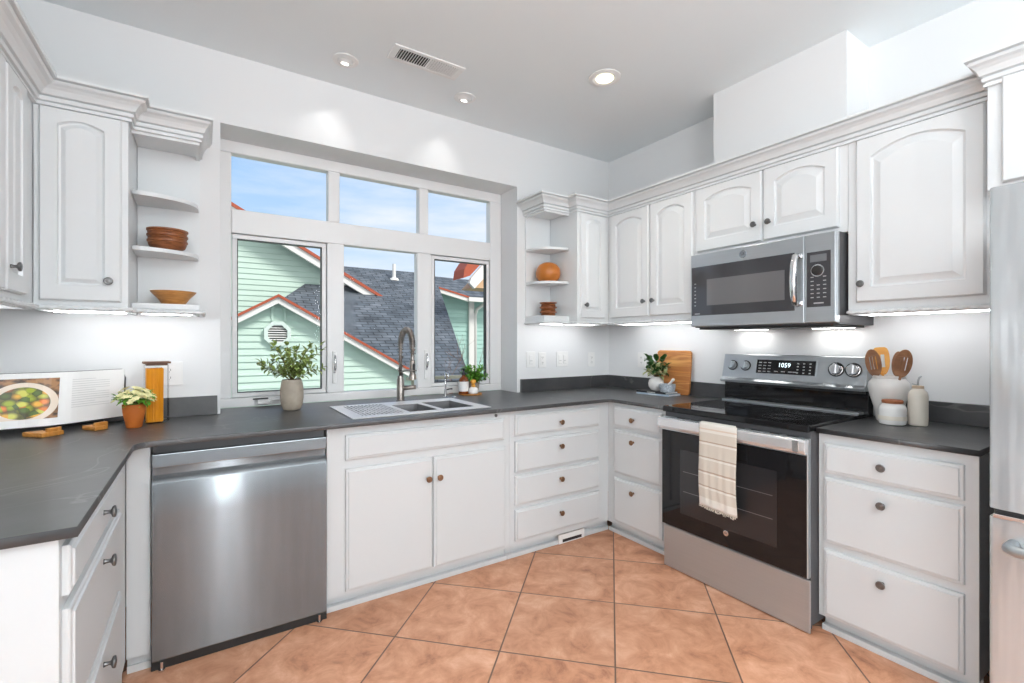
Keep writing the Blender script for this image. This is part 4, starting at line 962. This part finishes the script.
for k in range(13):
    v = .84 - .045 * k; e = .9 if k % 5 else .55
    for (u0, u1) in ((.16, .16 + .66 * e),):
        n = len(FR) - 1
        for q in range(6):
            s0 = u0 + (u1 - u0) * q / 6; s1 = u0 + (u1 - u0) * (q + 1) / 6
            def pt(s): x = s * n; i = min(n - 1, int(x)); return FR[i].lerp(FR[i + 1], x - i) - Vector((0, 1, 0)) * .0012
            a_, b_ = pt(s0), pt(s1); bm.faces.new([bm.verts.new(z) for z in (a_ + up * PH * v, b_ + up * PH * v, b_ + up * PH * (v + .012), a_ + up * PH * (v + .012))])
mesh_obj('text_lines', bm, TEXTI, rpo)
bm = bmesh.new()
for F_ in (FL, FR):
    o0 = Vector((0, .0135, -.004)); a_ = F_[0] + o0; b_ = F_[-1] + (F_[-1] - F_[0]).normalized() * .006 + o0
    A = [a_, b_, b_ + up * (PH + .006), a_ + up * (PH + .006)]; poly(bm, A, (0, .003, 0))
mesh_obj('cover', bm, INK, cb)

# bowls on the shelves
def bowl_obj(name, label, loc, prof, m, cat='bowl', group=None):
    return tag(turned(name, prof, m, None, 36, loc=loc), label, cat, group)
def bprof(r, h, foot, th=.005, lip=.004, belly=.6):
    o = [(foot, 0), (foot + .002, .003)]
    for k in range(1, 7): s = k / 6; o.append((foot + (r - foot) * s ** belly, .003 + (h - .003) * s))
    i = [(a - th, max(b, .008)) for a, b in o[:1:-1]]; return o + i + [(0, .009)]
def stack_prof(r, h, foot): 
    return [(foot, 0), (foot + .004, .004), (r * .86, h * .35), (r * .95, h * .7), (r * .93, h * .78), (r, h * .86), (r, h), (r - .006, h), (r * .80, h * .5), (0, h * .42)]
z = 1.7525 - .014
for k, (lb, r) in enumerate((('bottom bowl of the three stacked brown wooden bowls left of the window', .082), ('middle bowl of the three stacked brown wooden bowls left of the window', .083), ('top bowl of the three stacked brown wooden bowls left of the window', .084))):
    bowl_obj('wooden_bowl', lb, (-3.092, -.125, z), stack_prof(r, .052, .045 if k == 0 else .060), WOODB, group='stacked wooden bowls on the left shelf'); z += .0262
bowl_obj('wooden_bowl', 'light wooden bowl with wide flared rim on the lowest left shelf', (-3.068, -.128, 1.4785), [(.044, 0), (.047, .004), (.066, .034), (.088, .058), (.094, .066), (.089, .066), (.060, .036), (.040, .012), (0, .010)], WOODL)
z = 1.4925
for k, lb in enumerate(('bottom bowl of the small brown stack on the lowest right shelf', 'middle bowl of the small brown stack on the lowest right shelf', 'top bowl of the small brown stack on the lowest right shelf')):
    bowl_obj('wooden_bowl', lb, (-.752, -.120, z), [(.038 if k == 0 else .05, 0), (.046 if k == 0 else .053, .003), (.056, .012), (.050, .022), (.066, .030), (.066, .036), (.060, .036), (.044, .018), (0, .014)], WOODB, group='small bowls on the right shelf'); z += .0345
tag(turned('orange_vase', [(.056, 0), (.068, .004), (.088, .034), (.094, .068), (.089, .100), (.068, .130), (.038, .145), (.026, .148), (.022, .143), (.0, .138)], ORANGEC, None, 40, loc=(-.752, -.118, 1.7525)), 'squat round orange ceramic vase on the middle right shelf', 'vase')

# left-of-range group: board, books, vase, mortar
bd = thing('cutting_board', 'square wooden cutting board leaning on the wall left of the range', 'cutting board', (-.062, -.702, .9155), -PI / 2, rot=(0, 0, -PI / 2))
r = .025; wv, hv = .150, .322
pts = []
for cx, cz, a0 in ((wv - r, r, -PI / 2), (wv - r, hv - r, 0), (-wv + r, hv - r, PI / 2), (-wv + r, r, PI)):
    pts += [(cx + r * math.cos(a0 + PI / 2 * k / 5), cz + r * math.sin(a0 + PI / 2 * k / 5)) for k in range(6)]
bm = bmesh.new(); poly(bm, [(x, 0, zz) for x, zz in pts], (0, .020, 0), M=Matrix.Rotation(math.radians(-5.5), 4, 'X')); mesh_obj('board', bm, WOODC, bd, bevel=.004)
def book(label, loc, rz, L, D, T, cm, tcol):
    t = thing('book', label, 'book', loc, rz, 'books under the white vase')
    boxes('pages', [(-L / 2 + .003, L / 2 - .004, -D / 2 + .003, D / 2 - .004, .0025, T - .0025)], PAPER, t)
    boxes('cover', [(-L / 2, L / 2, -D / 2, D / 2, 0, .0024), (-L / 2, L / 2, -D / 2, D / 2, T - .0024, T), (-L / 2, -L / 2 + .0028, -D / 2, D / 2, .0024, T - .0024)], cm, t, bevel=.0008)
    boxes('spine_title', [(-L / 2 - .0005, -L / 2, -.04, .03, T * .35, T * .65)], tcol, t)
    return t
RB = math.radians(3)
book('pale blue-grey book at the bottom of the pair under the vase', (-.168, -.672, .9155), RB, .145, .280, .013, BLUEG, PAPER)
book('black-covered book on top of the pair under the vase', (-.170, -.662, .9287), RB, .145, .255, .013, INK, PAPER)
v = thing('leafy_plant_vase', 'round white vase with dark green leaves and peach buds on the books', 'vase', (-.160, -.648, .942))
turned('vase', [(.028, 0), (.036, .003), (.053, .028), (.057, .052), (.050, .078), (.034, .094), (.030, .102), (.026, .102), (.030, .090), (.045, .06), (0, .02)], CERW, v, 36)
foliage(v, (0, 0, .085), 10, .06, .20, .125, .068, .042, 2, LEAF2, seed=21, droop=.4, name='leaves')
foliage(v, (0, 0, .085), 8, .05, .13, .12, .056, .034, 2, VARI, seed=33, droop=.5, name='variegated_leaves')
bm = bmesh.new(); R = random.Random(6)
for i in range(7): 
    a = R.uniform(0, 2 * PI); rr = R.uniform(.03, .075); bmesh.ops.create_icosphere(bm, subdivisions=1, radius=R.uniform(.007, .011), matrix=Matrix.Translation((math.cos(a) * rr, math.sin(a) * rr, R.uniform(.11, .15))))
mesh_obj('buds', bm, BLOSSOM, v, True)
mo = tag(turned('mortar', [(.040, 0), (.050, .003), (.055, .030), (.056, .056), (.050, .058), (.044, .030), (.02, .014), (0, .012)], GRANITE, None, 32, loc=(-.183, -.766, .942)), 'small speckled grey stone mortar on the books beside the white vase', 'mortar')
bm = bmesh.new(); a_, b_ = Vector((-.180, -.752, .968)), Vector((-.195, -.826, 1.035)); tube(bm, [a_, a_.lerp(b_, .2), a_.lerp(b_, .7), b_, b_ + (b_ - a_) * .08], [.012, .013, .008, .011, .006], 12); pe = mesh_obj('pestle', bm, CERW, None, True); tag(pe, 'white pestle resting in the grey mortar', 'pestle')

# right counter: crock with utensils, jar, bottle
ck = tag(turned('utensil_crock', [(.046, 0), (.050, .004), (.058, .06), (.074, .12), (.082, .160), (.080, .185), (.066, .203), (.062, .206), (.066, .214), (.066, .220), (.060, .220), (.058, .208), (.074, .180), (.076, .155), (.052, .06), (.04, .012), (0, .01)], CROCK, None, 44, loc=(-.148, -2.050, .9155)), 'large white urn-shaped crock holding wooden utensils', 'crock')
def utensil(label, name, base, tip, kind, m, L=.065, wd=.05, cat='utensil', yaw=0):
    base, tip = Vector(base), Vector(tip); ax = (tip - base).normalized(); t = thing(name, label, cat, tuple(base), 0, 'wooden utensils in the crock')
    q = ax.to_track_quat('Z', 'Y').to_matrix().to_4x4() @ Matrix.Rotation(yaw, 4, 'Z'); H = (tip - base).length
    bm = bmesh.new(); tube(bm, [(0, 0, .0), (0, 0, H * .5), (0, 0, H - L * 1.45)], [.005, .0055, .006], 8); bmesh.ops.transform(bm, matrix=q, verts=bm.verts); mesh_obj('handle', bm, m, t, True)
    # head: outline in x-z plane with slots
    cz = H - L * .8; n = 28
    def outl(k):
        a = 2 * PI * k / n; x = wd / 2 * math.sin(a); zz = -math.cos(a) * L * .8
        if kind == 'spat': x = wd / 2 * (math.copysign(abs(math.sin(a)) ** .45, math.sin(a))) * (1 if zz > 0 else .55 + .45 * (1 + zz / (L * .8))) ; zz = math.copysign(abs(math.cos(a)) ** .6, -math.cos(a)) * L * .8
        return (x, zz + cz)
    outs = [[outl(k) for k in range(n)]]
    if kind != 'spoon':
        for sx in (-.012, 0, .012) if kind == 'slot' else (.006,):
            wv_ = .0025 if kind == 'slot' else .008
            outs.append([(sx - wv_, cz - L * .38), (sx + wv_, cz - L * .38), (sx + wv_, cz + L * .38), (sx - wv_, cz + L * .38)])
    o = plate2d('head', outs, -.0025, .0025, m, t, bevel=.0008)
    o.data.transform(Matrix.Rotation(PI / 2, 4, 'X'))
    for v_ in o.data.vertices:
        v_.co.y += 4.0 * v_.co.x ** 2 if kind != 'spat' else 0
    o.data.transform(q); return t
cx_, cy_ = -.148, -2.050; YW = math.radians(45)
def camyaw(base, tip): return 0
UT_ = [
 ('dark slotted wooden spoon leaning left, front of the crock', 'slotted_spoon', (-.006, .020, .03), (-.060, .052, .352), 'slot', WOODS, .085, .062),
 ('orange wooden spatula standing at the back of the crock', 'spatula', (.016, .012, .03), (.020, .042, .362), 'spat', WOODO, .085, .066),
 ('plain dark wooden spoon in the middle of the crock', 'wooden_spoon', (.014, -.012, .03), (.026, -.032, .342), 'spoon', WOODS, .075, .045),
 ('broad slotted wooden turner leaning right in the crock', 'slotted_turner', (-.012, -.012, .03), (-.050, -.084, .352), 'slot', WOODS, .085, .066)]
for lb, nm, b_, t_, kd, mm, L_, w_ in UT_:
    B0 = Vector((cx_ + b_[0], cy_ + b_[1], .9155 + b_[2] - .01)); T0 = Vector((cx_ + t_[0], cy_ + t_[1], .9155 + t_[2] - .005))
    ax = (T0 - B0).normalized(); q = ax.to_track_quat('Z', 'Y').to_matrix(); view = (Vector(cam.location) - T0); v2 = q.inverted() @ view; yaw = math.atan2(v2.y, v2.x) + PI / 2
    utensil(lb, nm, B0, T0, kd, mm, L_, w_, yaw=yaw)
j = thing('canister', 'small squat white jar with cork lid in front of the crock', 'jar', (-.256, -2.100, .9155))
turned('jar', [(.044, 0), (.050, .004), (.053, .02), (.053, .072), (.048, .088), (.040, .094), (.038, .098), (.0, .098)], CERW, j, 36)
turned('glaze_band', [(.0528, .0), (.0536, .001), (.0536, .018), (.0530, .0195)], CREAM, j, 36, (0, 0, .022))
turned('cork_lid', [(.036, .0983), (.040, .099), (.041, .110), (.038, .114), (0, .114)], CORK, j, 28)
b = thing('oil_bottle', 'tall cream ceramic bottle with metal pourer, right of the crock', 'bottle', (-.200, -2.178, .9155))
turned('bottle', [(.030, 0), (.035, .004), (.037, .03), (.037, .135), (.034, .152), (.024, .164), (.022, .170), (0, .170)], CREAM, b, 32)
turned('stopper', [(.020, .170), (.022, .171), (.021, .182), (.010, .184), (0, .184)], RAWCLAY, b, 20)
bm = bmesh.new(); tube(bm, [(0, 0, .183), (0, 0, .205), (0, -.004, .220), (.002, -.012, .228)], .0045, 8); tube(bm, [(0, .0, .186), (0, .022, .190)], .003, 6); mesh_obj('pourer', bm, STEELV, b, True)

# ================================================================= OUTSIDE
tag(boxes('ground', [(-30, 30, .31, 40, -3.2, -3.0)], GROUND), kind='structure')
def siding(name, zlo, zhi, xr, y, m, parent, step=.088, hole=None):
    bm = bmesh.new(); z = zlo
    while z < zhi - 1e-3:
        z2 = min(z + step, zhi); a0, a1 = xr(z); b0, b1 = xr(z2)
        if a1 - a0 > .01:
            if b1 < b0: b0 = b1 = (b0 + b1) / 2
            P = [(a0, y - .022, z), (a1, y - .022, z), (a1, y + .03, z), (a0, y + .03, z), (b0, y - .004, z2), (b1 + 1e-4, y - .004, z2), (b1 + 1e-4, y + .03, z2), (b0, y + .03, z2)]
            v_ = [bm.verts.new(p) for p in P]
            for f_ in ((0, 1, 2, 3), (4, 5, 6, 7), (0, 1, 5, 4), (1, 2, 6, 5), (2, 3, 7, 6), (3, 0, 4, 7)): bm.faces.new([v_[q_] for q_ in f_])
        z += step
    return mesh_obj(name, bm, m, parent)
def bar(bm, p0, p1, y0, y1, t, dz=0):
    """board along a sloping line in the x-z plane, thickness t downwards"""
    poly(bm, [(p0[0], y0, p0[1] + dz), (p1[0], y0, p1[1] + dz), (p1[0], y0, p1[1] + dz - t), (p0[0], y0, p0[1] + dz - t)], (0, y1 - y0, 0))
def roofplane(name, pts, m, parent, th=.12, ux=(1, 0, 0)):
    """thick roof slab; pts 3d, counter clockwise from above"""
    bm = bmesh.new(); uvl = bm.loops.layers.uv.new('UVMap'); P = [Vector(p) for p in pts]; n = (P[1] - P[0]).cross(P[2] - P[0]).normalized()
    if n.z < 0: n = -n
    A = [bm.verts.new(p) for p in P]; B = [bm.verts.new(p - n * th) for p in P]; bm.faces.new(A); bm.faces.new(B)
    for i in range(len(A)): bm.faces.new((A[i], A[(i + 1) % len(A)], B[(i + 1) % len(A)], B[i]))
    U = Vector(ux); V = n.cross(U).normalized()
    for f_ in bm.faces:
        for l in f_.loops: l[uvl].uv = (l.vert.co.dot(U), l.vert.co.dot(V))
    return mesh_obj(name, bm, m, parent)
# near gable with the octagonal vent
hb = thing('gabled_house', 'mint green gable with octagonal vent seen through the left and middle panes', 'house', (0, 0, 0))
pk = (-2.134, 1.920); sR, sL = .574, .592
def inv(z): return pk[0] - (pk[1] - .10 - z) / sL, pk[0] + (pk[1] - .10 - z) / sR
siding('siding', -1.6, 1.83, lambda z: (max(-4.2, inv(z)[0]), min(.9, inv(z)[1])), 4.0, MINT, hb)
boxes('siding_trim', [(-2.20, -2.175, 3.965, 3.985, 1.58, 1.80), (-2.05, -2.025, 3.965, 3.985, 1.58, 1.80)], MINT, hb)
bmr = bmesh.new(); bmw = bmesh.new(); eL, eR = (-4.0, pk[1] - (pk[0] + 4.0) * sL * 1), (.95, pk[1] - (.95 - pk[0]) * sR)
for e_ in (eL, eR):
    bar(bmr, pk, e_, 3.80, 3.86, .036); bar(bmw, pk, e_, 3.83, 3.90, .085, -.032)
mesh_obj('red_rake_trim', bmr, REDT, hb); mesh_obj('white_rake_board', bmw, WHITEX, hb)
roofplane('roof', [(pk[0], 3.86, pk[1]), (eR[0], 3.86, eR[1]), (eR[0], 6.5, eR[1]), (pk[0], 6.5, pk[1])], SHINGLE2, hb, .05, (0, 1, 0))
roofplane('roof', [(pk[0], 3.86, pk[1]), (pk[0], 6.5, pk[1]), (eL[0], 6.5, eL[1]), (eL[0], 3.86, eL[1])], SHINGLE2, hb, .05, (0, 1, 0))
def octa(r): return [(r * math.cos(PI / 8 + k * PI / 4), r * math.sin(PI / 8 + k * PI / 4)) for k in range(8)]
ov = plate2d('gable_vent', [octa(.175), octa(.125)], 0, .05, mat('vent_frame_mint', (.66, .78, .71), .6), hb); ov.data.transform(Matrix.Translation((-2.128, 3.975, 1.405)) @ Matrix.Rotation(PI / 2, 4, 'X'))
bk = plate2d('vent_back', [octa(.13)], 0, .006, BLACK, ov); bk.data.transform(Matrix.Translation((-2.128, 3.974, 1.405)) @ Matrix.Rotation(PI / 2, 4, 'X'))
bm = bmesh.new()
for k in range(8):
    z = 1.405 - .108 + .031 * k; h = math.sqrt(max(.0, .125 ** 2 - (z - 1.405) ** 2)) * .97; box(bm, -h, h, -.008, .008, -.003, .003, M=Matrix.Translation((-2.128, 3.955, z)) @ Matrix.Rotation(math.radians(40), 4, 'X'))
mesh_obj('louvre_slats', bm, WHITEX, ov)
# main house: big slate roof with the larger upper gable
hm = thing('slate_roofed_house', 'large slate-roofed house with upper mint gable behind the octagonal-vent gable', 'house', (0, 0, 0))
def zr(y): return 2.6 + .55 * (y - 8)
yr = 9.02
roofplane('main_roof', [(-1.61, 7.24, zr(7.24)), (-3.0, 4.6, zr(4.6)), (1.0, 4.42, zr(4.42)), (2.06, 8.02, zr(8.02)), (2.30, yr, zr(yr)), (-.5, yr, zr(yr)), (-1.055, 8.0, zr(8.0))], SHINGLE, hm, .15)
yw = 7.9
def rk(x): return 3.972 - (x + 2.496) * .561
siding('upper_siding', -1.5, 5.0, lambda z: (-6.0, min(-1.0 if z < 2.55 else 9, (3.972 - .16 - z) / .561 - 2.496, .42)), yw, MINT, hm, .11)
bmr = bmesh.new(); bmw = bmesh.new(); A_ = (-5.5, rk(-5.5)); B_ = (.45, rk(.45))
bar(bmr, A_, B_, yw - .40, yw - .32, .07); bar(bmw, A_, B_, yw - .36, yw - .28, .16, -.065)
mesh_obj('red_rake_trim', bmr, REDT, hm); mesh_obj('white_rake_board', bmw, WHITEX, hm)
roofplane('gable_roof', [(A_[0], yw - .3, A_[1]), (B_[0], yw - .3, B_[1]), (B_[0], 10.0, B_[1]), (A_[0], 10.0, A_[1])], SHINGLE, hm, .08, (0, 1, 0))
vp = turned('vent_pipe', [(.13, 0), (.10, .06), (.045, .08), (.040, .42), (.0, .42)], WHITEX, hm, 12, (1.03, 8.5, zr(8.5) - .05))
vp.location = (0, 0, 0)
bm = bmesh.new(); lathe(bm, [(.20, 0), (.0, .75)], 4, (-.05, 10.2, 3.25)); mesh_obj('spire', bm, SHINGLE, hm)
# right house beyond
hr = thing('teal_sided_house', 'teal house with gutter and downpipe seen through the right pane', 'house', (0, 0, 0))
yd = 9.6
siding('siding', -1.5, 2.75, lambda z: (2.2, 6.5), yd, TEALS, hr, .13)
def pt(px, py, y):   # bake helper (camera rays used only to convert notes)
    return None
roofplane('roof', [(2.42, 9.15, 2.84), (3.42, 9.15, 2.60), (6.5, 9.15, 2.60), (6.5, 11.0, 3.35), (2.42, 11.0, 3.40)], SHINGLE, hr, .10)
bmr = bmesh.new(); bar(bmr, (2.40, 2.84), (3.44, 2.60), 9.02, 9.12, .05); mesh_obj('red_rake_trim', bmr, REDT, hr)
bmw = bmesh.new(); bar(bmw, (2.40, 2.79), (3.44, 2.55), 9.04, 9.13, .10); box(bmw, 3.40, 6.5, 8.98, 9.13, 2.46, 2.58); mesh_obj('gutter', bmw, WHITEX, hr)
bm = bmesh.new(); tube(bm, [(4.02, 9.08, 2.56), (4.02, 9.10, 2.45), (3.92, 9.45, 2.28), (3.90, 9.53, 2.1), (3.90, 9.53, -1.4)], .05, 8); mesh_obj('downpipe', bm, WHITEX, hr, True)
boxes('corner_board', [(3.68, 3.85, 9.50, 9.58, -1.4, 2.60)], WHITEX, hr)
# nearer eave at upper right
he = thing('overhanging_eave', 'brick-red and white roof corner with tan soffit at the right pane top', 'eave', (0, 0, 0))
bm = bmesh.new(); poly(bm, [(1.68, 6.0, 2.66), (1.71, 6.0, 2.86), (1.82, 6.0, 3.03), (2.30, 6.0, 3.50), (2.40, 6.0, 3.30), (1.84, 6.0, 2.72)], (0, .5, 0)); mesh_obj('red_roof_edge', bm, REDT, he)
bm = bmesh.new(); poly(bm, [(1.78, 5.90, 2.55), (1.82, 5.90, 2.66), (2.6, 5.90, 3.50), (2.6, 5.90, 3.16), (1.90, 5.90, 2.44)], (0, .09, 0)); mesh_obj('white_rake_board', bm, WHITEX, he)
bm = bmesh.new(); poly(bm, [(1.93, 6.0, 2.47), (2.6, 6.0, 3.14), (2.6, 6.0, 2.47)], (0, .6, 0)); mesh_obj('tan_soffit', bm, SOFFIT, he)
# deck rail and bare twigs
tag(boxes('deck_rail', [(-1.2, -.45, 1.60, 1.70, .905, .935), (-1.15, -1.11, 1.62, 1.68, -3.0, .905), (-.55, -.51, 1.62, 1.68, -3.0, .905)], RAILM), 'weathered tan deck rail low behind the right pane', 'rail')
tw_ = thing('bare_shrub', 'leafless twiggy shrub behind the soap bottle, outside the right pane', 'shrub', (-.25, 2.3, -3.0))
bm = bmesh.new(); R = random.Random(12)
def twig(p, d, L, r, lev):
    pts = [p]; q = Vector(p)
    for k in range(5): d = (d + Vector((R.uniform(-.25, .25), R.uniform(-.25, .25), R.uniform(-.05, .2)))).normalized(); q = q + d * L / 5; pts.append(q.copy())
    tube(bm, pts, [r * (1 - .12 * k) for k in range(6)], 4)
    if lev:
        for k in range(3): twig(pts[R.randint(2, 5)], (d + Vector((R.uniform(-1, 1), R.uniform(-.6, .6), R.uniform(-.1, .5)))).normalized(), L * .6, r * .6, lev - 1)
for k in range(5): twig(Vector((0, 0, 0)), Vector((R.uniform(-.06, .06), R.uniform(-.06, .06), 1)).normalized(), 3.7, .02, 0)
for k in range(6): twig(Vector((R.uniform(-.35, .3), R.uniform(-.2, .2), R.uniform(3.5, 3.9))), Vector((R.uniform(-.8, .5), 0, .5)).normalized(), .42, .004, 2)
mesh_obj('twigs', bm, mat('twig_brown', (.20, .12, .09), .8), tw_)
